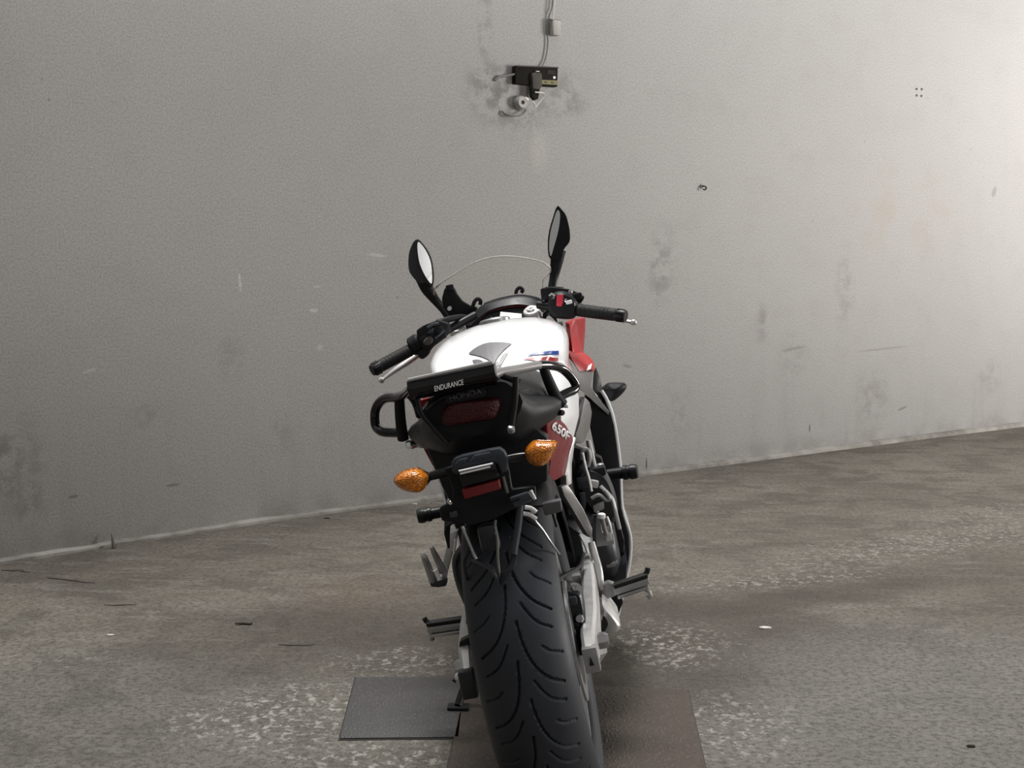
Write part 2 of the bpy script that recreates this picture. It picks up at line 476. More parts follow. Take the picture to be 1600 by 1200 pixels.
    def build(self, name, material, parent=None, angle=38, thick=0.0):
        me = bpy.data.meshes.new(name)
        me.from_pydata(self.v, [], self.f)
        bm = bmesh.new(); bm.from_mesh(me)
        bmesh.ops.remove_doubles(bm, verts=bm.verts[:], dist=1e-6)
        bmesh.ops.recalc_face_normals(bm, faces=bm.faces[:])
        if thick:
            bmesh.ops.solidify(bm, geom=bm.faces[:], thickness=thick)
            bmesh.ops.recalc_face_normals(bm, faces=bm.faces[:])
        bm.to_mesh(me); bm.free()
        for p in me.polygons: p.use_smooth = True
        me.set_sharp_from_angle(angle=math.radians(angle))
        me.materials.append(MATS[material] if isinstance(material, str) else material)
        o = bpy.data.objects.new(name, me)
        COL.objects.link(o)
        if parent is not None: o.parent = parent
        return o

def sym_ring(half):
    # half profile from top centre (x=0) down to bottom centre -> closed ring
    r = [tuple(p) for p in half]
    return r + [(-p[0], p[1], p[2]) for p in half[::-1] if abs(p[0]) > 1e-6]

def empty(name, loc=(0, 0, 0), rot=(0, 0, 0)):
    o = bpy.data.objects.new(name, None)
    COL.objects.link(o)
    o.location = loc; o.rotation_euler = rot
    o.empty_display_size = 0.1
    return o
def tag(o, label=None, cat=None, group=None, kind=None):
    if label: o['label'] = label
    if cat: o['category'] = cat
    if group: o['group'] = group
    if kind: o['kind'] = kind
    return o

def lettering(name, s, origin, xd, yd, size, material, parent, shear=0.0, bold=0.0, ext=0.0006, align='CENTER', width=None):
    cu = bpy.data.curves.new(name, 'FONT')
    cu.body = s; cu.size = 1.0; cu.shear = shear; cu.offset = bold
    cu.align_x = align; cu.align_y = 'CENTER'; cu.resolution_u = 3
    t = bpy.data.objects.new(name + '_tmp', cu)
    me = bpy.data.meshes.new_from_object(t)
    bpy.data.objects.remove(t); bpy.data.curves.remove(cu)
    xs = [v.co.x for v in me.vertices]
    sx = size
    if width: sx = width / (max(xs) - min(xs))
    xd = Vector(xd).normalized(); yd = Vector(yd)
    yd = (yd - xd * yd.dot(xd)).normalized(); zd = xd.cross(yd)
    bm = bmesh.new(); bm.from_mesh(me)
    ex = bmesh.ops.extrude_face_region(bm, geom=bm.faces[:])
    for g in ex['geom']:
        if isinstance(g, bmesh.types.BMVert): g.co.z += 1.0
    for v in bm.verts:
        v.co = Vector(origin) + xd * v.co.x * sx + yd * v.co.y * size + zd * v.co.z * ext
    bmesh.ops.recalc_face_normals(bm, faces=bm.faces[:])
    bm.to_mesh(me); bm.free()
    me.materials.clear(); me.materials.append(MATS[material])
    o = bpy.data.objects.new(name, me); COL.objects.link(o); o.parent = parent
    return o

# ------------------------------------------------------------------ the setting
WALL_PTS = [(-4.4, -0.9), (-2.95, 1.05), (-2.056, 2.127), (-1.092, 3.156), (0.32, 4.321), (1.6, 5.44), (2.912, 6.561), (5.2, 8.45), (8.5, 11.2)]
WALL = [p[:2] for p in catmull([(a, b, 0) for a, b in WALL_PTS], 12)]
WALL_S = [0.0]
for a, b in zip(WALL, WALL[1:]):
    WALL_S.append(WALL_S[-1] + float(np.linalg.norm(b - a)))
def on_wall(s, z, out=0.0):
    # point at s metres along the wall, z up, 'out' metres in front of it; also tangent and outward normal
    for i in range(len(WALL) - 1):
        if s <= WALL_S[i + 1] or i == len(WALL) - 2:
            u = (s - WALL_S[i]) / (WALL_S[i + 1] - WALL_S[i])
            t = WALL[i + 1] - WALL[i]; t = t / np.linalg.norm(t)
            n = np.array([t[1], -t[0]])
            p = WALL[i] * (1 - u) + WALL[i + 1] * u + n * out
            return Vector((p[0], p[1], z)), Vector((t[0], t[1], 0)), Vector((n[0], n[1], 0))

def build_setting():
    # curved wall as a solid 0.25 m thick, UVs in metres
    H = 4.4
    bm = bmesh.new(); uvl = bm.loops.layers.uv.new('UVMap')
    front = []
    for i, p in enumerate(WALL):
        a = WALL[max(i - 1, 0)]; b = WALL[min(i + 1, len(WALL) - 1)]
        t = (b - a) / np.linalg.norm(b - a); n = np.array([t[1], -t[0]])
        q = p - n * 0.25
        front.append([bm.verts.new((p[0], p[1], -0.05)), bm.verts.new((p[0], p[1], H)), bm.verts.new((q[0], q[1], H)), bm.verts.new((q[0], q[1], -0.05))])
    hs = [-0.05, H, H + 0.25, H * 2]
    for i in range(len(front) - 1):
        for k in range(4):
            vs = (front[i][k], front[i + 1][k], front[i + 1][(k + 1) % 4], front[i][(k + 1) % 4])
            f = bm.faces.new(vs)
            h0 = hs[k]; h1 = H * 2 + 0.25 if k == 3 else hs[k + 1]
            for lp, uv in zip(f.loops, ((WALL_S[i], h0), (WALL_S[i + 1], h0), (WALL_S[i + 1], h1), (WALL_S[i], h1))):
                lp[uvl].uv = uv
            f.smooth = (k % 2 == 0)
    bm.faces.new(front[0]); bm.faces.new(front[-1][::-1])
    bmesh.ops.recalc_face_normals(bm, faces=bm.faces[:])
    me = bpy.data.meshes.new('wall_back'); bm.to_mesh(me); bm.free()
    me.materials.append(wall_material())
    wall = bpy.data.objects.new('wall_back', me); COL.objects.link(wall)
    tag(wall, 'long grey rendered wall with stains and scratches', 'wall', kind='structure')

    # low cement fillet along the foot of the wall
    k = NT('skirting_cement')
    co = k.n('ShaderNodeTexCoord').outputs['Object']
    m1 = k.noise(co, 5, 6, 0.65)
    c = k.mix(k.ramp(m1, 0.35, 0.65), (0.11, 0.103, 0.093), (0.23, 0.222, 0.205))
    c = k.mix(k.ramp(k.noise(co, 40, 4), 0.45, 0.7, 0, .4), c, (0.16, 0.145, 0.125))
    k.l(c, k.b.inputs['Base Color']); k.b.inputs['Roughness'].default_value = 0.85
    k.bump(m1, 0.5, 0.01)
    rings = []
    rr = random.Random(3)
    for i, p in enumerate(WALL):
        a = WALL[max(i - 1, 0)]; b = WALL[min(i + 1, len(WALL) - 1)]
        t = (b - a) / np.linalg.norm(b - a); n = np.array([t[1], -t[0]])
        g_ = min(1.0, max(0.0, (WALL_S[i] - 3.0) / 6.0)); w = 0.022 + 0.016 * g_ + rr.uniform(-0.004, 0.004); h = 0.012 + 0.012 * g_ + rr.uniform(-0.003, 0.003)
        pr = [(-0.02, -0.01), (w, -0.01), (w * 0.93, h * 0.6), (w * 0.6, h * 0.95), (0.0, h * 1.1), (-0.02, h * 1.1)]
        rings.append([(p[0] + n[0] * o_, p[1] + n[1] * o_, z_) for o_, z_ in pr])
    bb = MB().grid(rings).build('baseboard_back', k.m)
    tag(bb, 'low pale cement strip along the foot of the wall', 'skirting', kind='structure')

    # floor slab reaching under the wall
    fl = MB()
    edge = [(p[0] - 0.1, p[1] + 0.1) for p in WALL]
    outline = [(x, y, 0.0) for x, y in edge] + [(24.0, 8.0, 0.0), (24.0, -24.0, 0.0), (-14.0, -24.0, 0.0), (-14.0, -2.0, 0.0)]
    fl.prism(outline, (0, 0, -0.2))
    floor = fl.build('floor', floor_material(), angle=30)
    tag(floor, 'dirty worn concrete floor with pale flaking patches', 'floor', kind='structure')
    # steel covers let into the floor: each in a dark joint, set a few millimetres proud
    def cover(name, corners, material, label):
        c = sum(V((x, y, 0)) for x, y in corners) / 4
        big = [tuple(c + (V((x, y, 0)) - c) * 1.0 + (V((x, y, 0)) - c) / np.linalg.norm(V((x, y, 0)) - c) * 0.007) for x, y in corners]
        j = MB().prism([(p[0], p[1], 0.0015) for p in big], (0, 0, -0.01)).build('joint', 'shadow_gap', floor)
        p = MB().prism([(x, y, 0.0045) for x, y in corners], (0, 0, -0.02), 0.0015).build(name, material, floor)
        p['label'] = label
    cover('floor_cover', [(-0.5166,0.3416), (-0.2472,0.3639), (-0.2713,0.8247), (-0.5561,0.8101)], 'checker_steel', 'grey chequered steel cover')
    cover('floor_cover', [(-0.236, -0.9), (0.294, -0.9), (0.300, 0.745), (-0.266, 0.80)], 'rusty_steel', 'long rusty brown steel cover under the motorcycle')
    return wall, floor
wall_back, floor = build_setting()

# ------------------------------------------------------------------ the motorcycle
# bike frame: x right, y forward, z up, origin under the rear axle; the whole bike leans left on its stand
bike = empty('motorcycle', (0, 0, 0.0065), (0, -LEAN, 0))
tag(bike, 'white and red sports motorcycle with black luggage rack, leaning on its side stand', 'motorcycle')
B = bike
PUFF = [(0.0, 1.0), (0.35, 0.97), (0.7, 0.86), (0.92, 0.62), (1.0, 0.3)]

def tyre(name, c, R, hw, drop, seg, nv, grooves, parent):
    amax = math.radians(80)
    a = np.linspace(-amax, amax, nv)
    x = hw * np.sin(a) / math.sin(amax)
    r = R - drop * (1 - np.cos(a))
    if grooves:
        q = a * (hw * 1.15)
        th = np.arange(seg) * 2 * math.pi / seg
        s = th * R
        pitch = 2 * math.pi * R / grooves
        S, Q = np.meshgrid(s, q, indexing='ij')
        dep = np.zeros_like(S)
        def carve(poly, shift, sgn, w, d):
            nonlocal dep
            best = np.full(S.shape, 1e9)
            sm = (S + shift) % pitch
            for k in (-2, -1, 0, 1, 2):
                pl = catmull([(u, v, 0) for u, v in poly], 5)
                for p0, p1 in zip(pl, pl[1:]):
                    ax, ay = p0[0] + k * pitch, p0[1] * sgn; bx, by = p1[0] + k * pitch, p1[1] * sgn
                    dx, dy = bx - ax, by - ay
                    t = np.clip(((sm - ax) * dx + (Q - ay) * dy) / (dx * dx + dy * dy + 1e-12), 0, 1)
                    best = np.minimum(best, np.hypot(sm - ax - t * dx, Q - ay - t * dy))
            dep = np.maximum(dep, d * np.clip((w - best) / (w * 0.45), 0, 1))
        long_g = [(0.135, 0.006), (0.100, 0.010), (0.066, 0.020), (0.040, 0.036), (0.022, 0.058), (0.010, 0.088)]
        mid_g = [(0.085, 0.020), (0.060, 0.036), (0.044, 0.054), (0.034, 0.082)]
        short_g = [(0.045, 0.050), (0.034, 0.066), (0.026, 0.100)]
        for sgn, sh in ((1, 0.0), (-1, pitch * 0.5)):
            carve(long_g, sh, sgn, 0.0029, 0.006)
            carve(mid_g, sh + pitch * 0.42, sgn, 0.0027, 0.005)
            carve(short_g, sh + pitch * 0.72, sgn, 0.0025, 0.004)
        rr = r[None, :] - dep
    else:
        rr = np.repeat(r[None, :], seg, 0)
    bead = [(hw * 0.93, R - drop * 1.12), (hw * 0.84, R - drop * 1.28), (hw * 0.70, R - drop * 1.30)]
    rings = []
    for k in range(seg):
        t = 2 * math.pi * k / seg
        ct, st = math.cos(t), math.sin(t)
        prof = [(-b[0], b[1]) for b in bead[::-1]] + list(zip(x, rr[k])) + bead
        rings.append([(c[0] + px, c[1] - pr * ct, c[2] + pr * st) for px, pr in prof])
    m = len(rings[0]); vs = [p for rg in rings for p in rg]; fs = []
    for i in range(seg):
        for j in range(m):
            b0 = i * m + j; b1 = i * m + (j + 1) % m; n = ((i + 1) % seg) * m
            fs.append((b0, b1, n + (j + 1) % m, n + j))
    mb = MB(); mb.add(vs, fs)
    return mb.build(name, 'tyre_rubber', parent, 50)

def rim(name, c, rr, hw, parent):
    mb = MB()
    mb.ring_x([(-hw, rr), (-hw, rr - 0.012), (-hw * 0.75, rr - 0.022), (0, rr - 0.034), (hw * 0.75, rr - 0.022), (hw, rr - 0.012), (hw, rr), (hw * 0.8, rr - 0.006), (0, rr - 0.02), (-hw * 0.8, rr - 0.006)], c, 72)
    o = mb.build(name, 'cast_alloy', parent)
    MB().spin((c[0] - hw * 0.9, c[1], c[2]), (c[0] + hw * 0.9, c[1], c[2]), [(0, .03), (.1, .045), (.4, .05), (.6, .05), (.9, .045), (1, .03)], 28).build('hub', 'engine_dark', o)
    for k in range(6):
        a = 2 * math.pi * k / 6 + 0.3
        for s in (-0.13, 0.13):
            p0 = (c[0], c[1] + math.cos(a) * .045, c[2] + math.sin(a) * .045)
            p1 = (c[0], c[1] + math.cos(a + s) * (rr - .025), c[2] + math.sin(a + s) * (rr - .025))
            MB().tube([p0, p1], [.016, .010], 8, 0).build('spoke', 'engine_dark', o)
    return o

def rear_wheel():
    c = (0, 0, 0.315)
    o = rim('rear_rim', c, 0.222, 0.074, B)
    tyre('tyre', c, 0.315, 0.091, 0.074, 960, 100, 14, o)
    d = MB(); d.ring_x([(.083, .12), (.088, .12), (.088, .085), (.083, .085)], c, 64)
    disc = d.build('brake_disc', 'steel', B)
    MB().spin((.075, 0, .315), (.088, 0, .315), [(0, .088), (1, .088)], 40).build('disc_carrier', 'engine_dark', disc)
    sp = MB(); n = 43
    ringo = []
    for k in range(n * 2):
        a = math.pi * k / n; r = .098 if k % 2 else .091
        ringo.append((-.100, -r * math.cos(a), .315 + r * math.sin(a)))
    sp.prism(ringo, (.007, 0, 0)).build('sprocket', 'steel', B)
    ch = MB()
    top = [(-.0965, .0, .415), (-.0965, .3, .43), (-.0965, .56, .425)]
    bot = [(-.0965, .56, .345), (-.0965, .3, .26), (-.0965, .0, .215)]
    loop = [(-.0965, -.1 * math.sin(t), .315 - .1 * math.cos(t)) for t in np.linspace(0.1, math.pi - .1, 12)]
    ch.tube(top + [(-.0965, .6, .385)] + bot + loop, .008, 8, 3, 1.3)
    ch.build('drive_chain', 'chain_metal', B)

def swingarm():
    mb = MB()
    def sec(y, x0, x1, z0, z1):
        b = .006
        return [(x0 + b, y, z0), (x1 - b, y, z0), (x1, y, z0 + b), (x1, y, z1 - b), (x1 - b, y, z1), (x0 + b, y, z1), (x0, y, z1 - b), (x0, y, z0 + b)]
    # right arm
    mb.grid([sec(-.085, .100, .124, .285, .322), sec(-.04, .099, .128, .277, .338), sec(.10, .100, .134, .285, .345), sec(.30, .106, .136, .300, .365), sec(.47, .108, .134, .315, .378), sec(.56, .104, .130, .335, .380)])
    o = mb.build('swingarm', 'silver_alloy', B, 25)
    ml = MB()
    ml.grid([sec(-.085, -.140, -.117, .272, .318), sec(-.02, -.146, -.119, .270, .352), sec(.12, -.152, -.124, .285, .366), sec(.30, -.150, -.124, .310, .39), sec(.47, -.140, -.112, .325, .410), sec(.56, -.132, -.104, .345, .415)])
    ml.build('swingarm_beam', 'silver_alloy', o, 25)
    MB().box((0, .43, .335), (.21, .09, .05), None, .012).build('cross_brace', 'silver_alloy', o)
    # axle adjusters, nut, cut-out
    MB().box((.113, -.085, .297), (.030, .03, .050), None, .004).build('axle_adjuster', 'cast_alloy', o)
    MB().prism([(.108, -.101, .288), (.117, -.101, .288), (.1125, -.101, .306)], (0, -.0015, 0)).build('adjuster_mark', 'black_plastic', o)
    MB().box((-.131, -.085, .294), (.030, .03, .056), None, .004).build('axle_adjuster', 'engine_dark', o)
    MB().spin((.125, -.0, .305), (.150, 0, .305), [(0, .017), (.7, .017), (1, .012)], 6).build('axle_nut', 'steel', o)
    MB().spin((-.165, -.0, .305), (-.135, 0, .305), [(0, .010), (.3, .017), (1, .017)], 6).build('axle_nut', 'steel', o)
    MB().spin((-0.1466,-0.09,0.3125), (-0.1477,-0.04,0.2986), [(0, .004), (.1, .008), (1, .008)], 8).build('adjuster_bolt', 'white_decal', o)
    # dark chain guard on the left arm
    cg = MB().prism([(-0.1401,-0.02,0.3611),(-0.1054,-0.02,0.3715),(-0.1069,-0.02,0.352),(-0.1273,-0.02,0.348),(-0.1398,-0.02,0.3319),(-0.1451,-0.02,0.3435)], (0, .03, 0), .002).build('arm_bracket', 'black_plastic', o)
    MB().prism([(-.118, -.05, .40), (-.118, .12, .435), (-.118, .45, .45), (-.118, .45, .425), (-.118, .12, .41)], (.022, 0, 0), .003).build('chain_guard', 'black_plastic', B)
    MB().spin((-.10, .56, .36), (.10, .56, .36), [(0, .022), (1, .022)], 16).build('swingarm_pivot', 'steel', B)

def rear_brake():
    o = MB().puff([(0.0682,0.02,0.4133),(0.0861,0.02,0.4178),(0.1109,0.02,0.405),(0.1146,0.02,0.3844),(0.1118,0.02,0.345),(0.1006,0.02,0.3352),(0.0866,0.02,0.3433),(0.0721,0.02,0.3621),(0.0668,0.02,0.3871)], (0, .08, 0), [(0, .82), (.08, 1), (.9, 1), (1, .85)], 2).build('brake_caliper', 'engine_dark', B)
    MB().spin((0.0699,0,0.3625), (0.0669,0,0.3287), [(0, .007), (.3, .011), (.7, .011), (1, .007)], 10).build('caliper_pin', 'cast_alloy', o)
    MB().spin((0.0803,0,0.3433), (0.0786,0,0.3158), [(0, .006), (.3, .010), (.7, .010), (1, .006)], 10).build('caliper_pin', 'cast_alloy', o)
    MB().box((0.0883,0.03,0.3135), (.02, .04, .07), None, .006).build('caliper_bracket', 'satin_black', o)
    MB().spin((0.1001,0.03,0.4033), (0.105,0.03,0.421), [(0, .006), (.5, .006), (1, .008)], 8).build('bleed_nipple', 'steel', o)
    MB().box((0.0925,0.015,0.3913), (.022, .012, .018), None, .004).build('caliper_lug', 'slate_plastic', o)
    MB().spin((0.1006,0.01,0.3539), (0.0991,0.04,0.3475), [(0, .007), (.2, .010), (1, .010)], 12).build('caliper_bolt', 'steel', o)
    MB().tube([(0.0649,0.1,0.3915),(0.0617,0.12,0.4106),(0.0763,0.18,0.4074),(0.1079,0.3,0.3949),(0.1198,0.38,0.4042)], .0045, 8).build('brake_hose', 'black_plastic', B)

def tail():
    # tail cowl: lofted body, rear face recessed for the lamp
    def ring(y, zt, w1, z1, w2, z2, w3, z3):
        return sym_ring([(0, y, zt), (w1 * .6, y, zt - .002), (w1, y, z1), (w2, y, z2), (w3, y, z3), (0, y, z3 - .004)])
    mb = MB()
    mb.loft([ring(-.205, .868, .070, .862, .092, .822, .055, .782), ring(-.15, .858, .082, .838, .112, .800, .075, .750), ring(-.03, .832, .105, .820, .153, .792, .115, .752), ring(.12, .815, .105, .805, .145, .782, .11, .757), ring(.34, .81, .10, .79, .115, .765, .10, .74)], 5, 3)
    o = mb.build('tail_cowl', 'black_plastic', B, 55)
    MB().tube([(-0.0929,-0.218,0.8387),(-0.0739,-0.218,0.8492),(-0.0501,-0.218,0.8599),(-0.0135,-0.218,0.8644),(0.0221,-0.218,0.8643),(0.0538,-0.218,0.8626)], [.003, .004, .004, .004, .004, .003], 8).build('cowl_lip', 'gloss_black', o)
    MB().tube([(-0.0993,-0.2,0.8524),(-0.0937,-0.2,0.8332),(-0.0636,-0.2,0.7826),(-0.0587,-0.2,0.772)], .004, 8).build('cowl_edge', 'black_plastic', o)
    # lamp
    t = MB().puff([(-0.057,-0.212,0.8308),(-0.0474,-0.212,0.842),(-0.0342,-0.212,0.8477),(0.0116,-0.212,0.8444),(0.0474,-0.212,0.8395),(0.054,-0.212,0.8311),(0.0488,-0.212,0.8178),(0.0352,-0.212,0.8038),(-0.0028,-0.212,0.8043),(-0.0513,-0.212,0.8069),(-0.0599,-0.212,0.817)], (0, -.018, 0), [(-.6, 1.02), (0, 1.0), (.6, .94), (.9, .8), (1, .5)], 3).build('tail_light', 'tail_lens', B)
    # maker's lettering above the lamp
    a, b = V((-0.036,-0.226,0.8555)), V((0.0237,-0.226,0.8576))
    MB().prism([(-0.0475,-0.214,0.8518),(-0.0407,-0.214,0.8612),(0.0286,-0.214,0.8626),(0.034,-0.214,0.8544),(0.0275,-0.214,0.8461),(-0.0393,-0.214,0.8454)], (0, -.008, 0), .002).build('badge_panel', 'black_plastic', o)
    lettering('badge_lettering', 'HONDA', tuple((a + b) / 2), b - a, (0, 0, 1), .0155, 'dim_decal', o, width=float(np.linalg.norm(b - a)), bold=.01)
    # coloured side panels, left and right, set outwards from the cowl
    rp = [(0.1234,-0.09,0.7753),(0.1369,0.0038,0.7655),(0.1481,0.1309,0.7282),(0.1551,0.25,0.6812),(0.1374,0.1949,0.6533),(0.1216,0.1587,0.6205),(0.1053,0.0502,0.6293),(0.0991,-0.0171,0.648),(0.1125,-0.0002,0.6842),(0.1175,-0.0616,0.7378)]
    for side in (1, -1):
        pts = rp if side == 1 else mx(rp)
        p = MB().prism(pts, (-.012 * side, .004, 0), .003).build('tail_side_panel', 'maroon_paint', B, 60)
        edge = [(0.1551,0.25,0.6812),(0.1384,0.203,0.6519),(0.1226,0.1666,0.6191)]
        MB().tube(edge if side == 1 else mx(edge), .004, 8).build('panel_trim', 'silver_alloy', p)
        if side == 1:
            q = [(0.1254,-0.0433,0.7542),(0.1463,0.1751,0.6957),(0.1426,0.0941,0.7312),(0.1285,0.03,0.7211)]
            a, b, u0, u1 = [V(k) for k in q]
            nrm = np.cross(b - a, u0 - u1); nrm /= np.linalg.norm(nrm)
            if nrm[1] > 0: nrm = -nrm
            c0 = (a + b) / 2 + nrm * .0015
            lettering('panel_lettering', '650F', tuple(c0), b - a, u0 - u1, .026, 'white_decal', p, shear=.2, bold=.03, width=float(np.linalg.norm(b - a)))
    MB().prism([(-0.106,-0.12,0.8549),(-0.0845,-0.12,0.8567),(-0.0999,-0.12,0.8425),(-0.1059,-0.12,0.8437)], (0, .02, 0)).build('cowl_accent', 'red_paint', o)
    MB().tube([(-0.1054,-0.125,0.8578),(-0.1067,-0.125,0.8457),(-0.1053,-0.125,0.8318)], .0022, 6).build('cowl_pinstripe', 'white_decal', o)
    # bright seat-rail ends
    MB().box((0.1362,0.02,0.7638), (.022, .05, .020), None, .005).build('seat_rail_end', 'silver_alloy', B)
    MB().rod((-0.1367,-0.02,0.7616), (-0.1261,0.02,0.7539), .0055).build('seat_rail_end', 'silver_alloy', B)
    # dark underside of the tail and the inner mudguard above the tyre
    MB().prism([(-0.1114,-0.12,0.7715),(-0.0972,-0.12,0.6864),(-0.0869,-0.12,0.6468),(0.0289,-0.12,0.6363),(0.1025,-0.12,0.6578),(0.119,-0.12,0.7377),(0.0936,-0.12,0.77),(-0.0624,-0.12,0.7915)], (0, .22, 0), .008).build('under_tail', 'black_plastic', B)
    mg = MB()
    secs = []
    for t in np.linspace(math.radians(20), math.radians(118), 9):
        r = .345
        y, z = -.02 + r * math.cos(t) * 1.0, .315 + r * math.sin(t)
        secs.append([(x, y + math.cos(t) * d, z + math.sin(t) * d) for x, d in ((-.105, -.05), (-.098, 0), (-.05, .012), (0, .014), (.05, .012), (.098, 0), (.105, -.05))])
    mg.loft(secs, 3, 3, False, False).build('inner_mudguard', 'satin_black', B, 50, .004)
    MB().box((-.015, .40, .56), (.165, .05, .40), None, .02).build('splash_guard', 'satin_black', B)

def seats():
    def ring(y, w, zt, zb):
        return sym_ring([(0, y, zt), (w * .5, y, zt - .004), (w * .82, y, zt - .022), (w, y, zt - .055), (w * .96, y, zb), (0, y, zb)])
    MB().loft([ring(-.16, .070, .878, .84), ring(-.10, .100, .886, .82), ring(.02, .128, .880, .79), ring(.13, .140, .868, .77), ring(.20, .135, .84, .77)], 5, 3).build('passenger_seat', 'seat_vinyl', B, 50)
    MB().prism([(0.0865,-0.145,0.8369),(0.1045,-0.12,0.8345),(0.1215,-0.065,0.8181),(0.1277,0.03,0.793),(0.1229,0.02,0.7872),(0.1049,-0.04,0.8025),(0.0834,-0.135,0.8243)], (-.02, .03, 0), .002).build('seat_sheen_patch', 'seat_grey', B)  # raised grey sheet that paints in the sheen on the seat side
    MB().loft([ring(.17, .135, .845, .76), ring(.26, .148, .806, .75), ring(.38, .140, .796, .75), ring(.48, .110, .805, .75), ring(.56, .08, .83, .75)], 5, 3).build('rider_seat', 'seat_vinyl', B, 50)

def rack():
    r = empty_part = None
    # folded black plate with a rounded rear face, two end caps
    prof = [(-.13, .899), (-.235, .9045), (-.247, .904), (-.252, .900), (-.258, .889), (-.256, .880), (-.247, .874), (-.235, .871)]
    mb = MB()
    inner = [(y + .004, z - .004) for y, z in prof]
    loop = prof + inner[::-1]
    mb.prism([(-.101, y, z) for y, z in loop], (.157, 0, 0))
    o = mb.build('rack_plate', 'gloss_black', B, 30)
    for x in (-.102, .055):
        MB().prism([(x, -.13, .899), (x, -.252, .903), (x, -.262, .889), (x, -.250, .870), (x, -.13, .876)], (.003, 0, 0), .0008).build('end_cap', 'gloss_black', o)
    MB().tube([(-.098, -.252, .906), (.056, -.252, .9075)], .0028, 8, 0).build('plate_lip', 'chrome', o)
    a, b = V((-0.0552,-0.262,0.8807)), V((-0.001,-0.262,0.8826))
    lettering('plate_lettering', 'ENDURANCE', tuple((a + b) / 2), b - a, (0, .25, 1), .0135, 'white_decal', o, shear=.2, bold=.0, width=float(np.linalg.norm(b - a)))
    # right grab handle: bright bar to the handle, dark D-shaped loop and upright
    MB().tube([(0.0504,-0.23,0.8821),(0.0629,-0.2,0.8829),(0.0911,-0.12,0.8766),(0.1265,-0.04,0.8704),(0.1446,-0.01,0.8643)], .0088, 12).build('rack_bar', 'grey_frame', o)
    MB().tube([(0.1265,-0.04,0.8704),(0.1446,-0.01,0.8643),(0.1644,0.03,0.8519),(0.1791,0.05,0.8302),(0.1856,0.06,0.811),(0.1813,0.05,0.8023),(0.1668,0.03,0.8007),(0.1511,0.01,0.7981)], .0092, 12).build('grab_handle', 'gloss_black', B)
    MB().tube([(0.1331,-0.02,0.8623),(0.1374,-0.01,0.835),(0.1437,0,0.8045),(0.153,0.01,0.7822)], [.0095, .0105, .0115, .0125], 12).build('handle_upright', 'satin_black', B)
    # left grab handle
    MB().tube([(-0.1041,-0.2,0.8858),(-0.1296,-0.1,0.8725),(-0.1558,-0.04,0.8642),(-0.1833,0,0.8643),(-0.2022,0.02,0.8569),(-0.2144,0.03,0.8439),(-0.2198,0.03,0.8279),(-0.2205,0.03,0.8097),(-0.2078,0.01,0.7998),(-0.1878,0,0.7951),(-0.1676,-0.01,0.7923)], [.008, .009, .0095, .0095, .0095, .0095, .0095, .0095, .0095, .0095, .0095], 12).build('grab_handle', 'gloss_black', B)
    MB().tube([(-0.1524,-0.04,0.8622),(-0.1587,-0.03,0.8329),(-0.1636,-0.02,0.8044),(-0.1665,-0.01,0.7791)], [.0100, .0105, .011, .0115], 12).build('handle_upright', 'satin_black', B)
    MB().tube([(-0.1241,-0.12,0.8746),(-0.1164,-0.1,0.8524),(-0.1176,-0.07,0.8229)], .0065, 10).build('rack_brace', 'satin_black', o)
    MB().spin((-0.1559,-0.03,0.7681), (-0.1455,-0,0.7619), [(0, .005), (.1, .009), (.5, .009), (.6, .006), (1, .006)], 10).build('mount_bolt', 'chrome', B)
    MB().spin((0.1533,-0.02,0.7688), (0.1427,0,0.7686), [(0, .004), (.2, .006), (1, .006)], 10).build('mount_bolt', 'black_plastic', B)
    # rear struts
    MB().tube([(0.0903,-0.225,0.8712),(0.0818,-0.225,0.8363),(0.0725,-0.225,0.8085),(0.0623,-0.225,0.7821)], .0058, 10).build('rack_strut', 'black_plastic', o)
    MB().spin((0.0633,-0.232,0.7851), (0.0616,-0.222,0.7735), [(0, .004), (.2, .007), (.8, .007), (1, .004)], 10).build('strut_bolt', 'cast_alloy', o)
    MB().tube([(-0.0914,-0.225,0.8749),(-0.0924,-0.225,0.8537),(-0.0885,-0.225,0.8327),(-0.0646,-0.225,0.7886),(-0.0606,-0.225,0.7794)], .0048, 10).build('rack_strut', 'black_plastic', o)
    MB().tube([(0.0628,-0.2,0.877),(0.0768,-0.2,0.8694),(0.0872,-0.2,0.8625),(0.0934,-0.2,0.8577)], .007, 10).build('rack_brace', 'black_plastic', o)

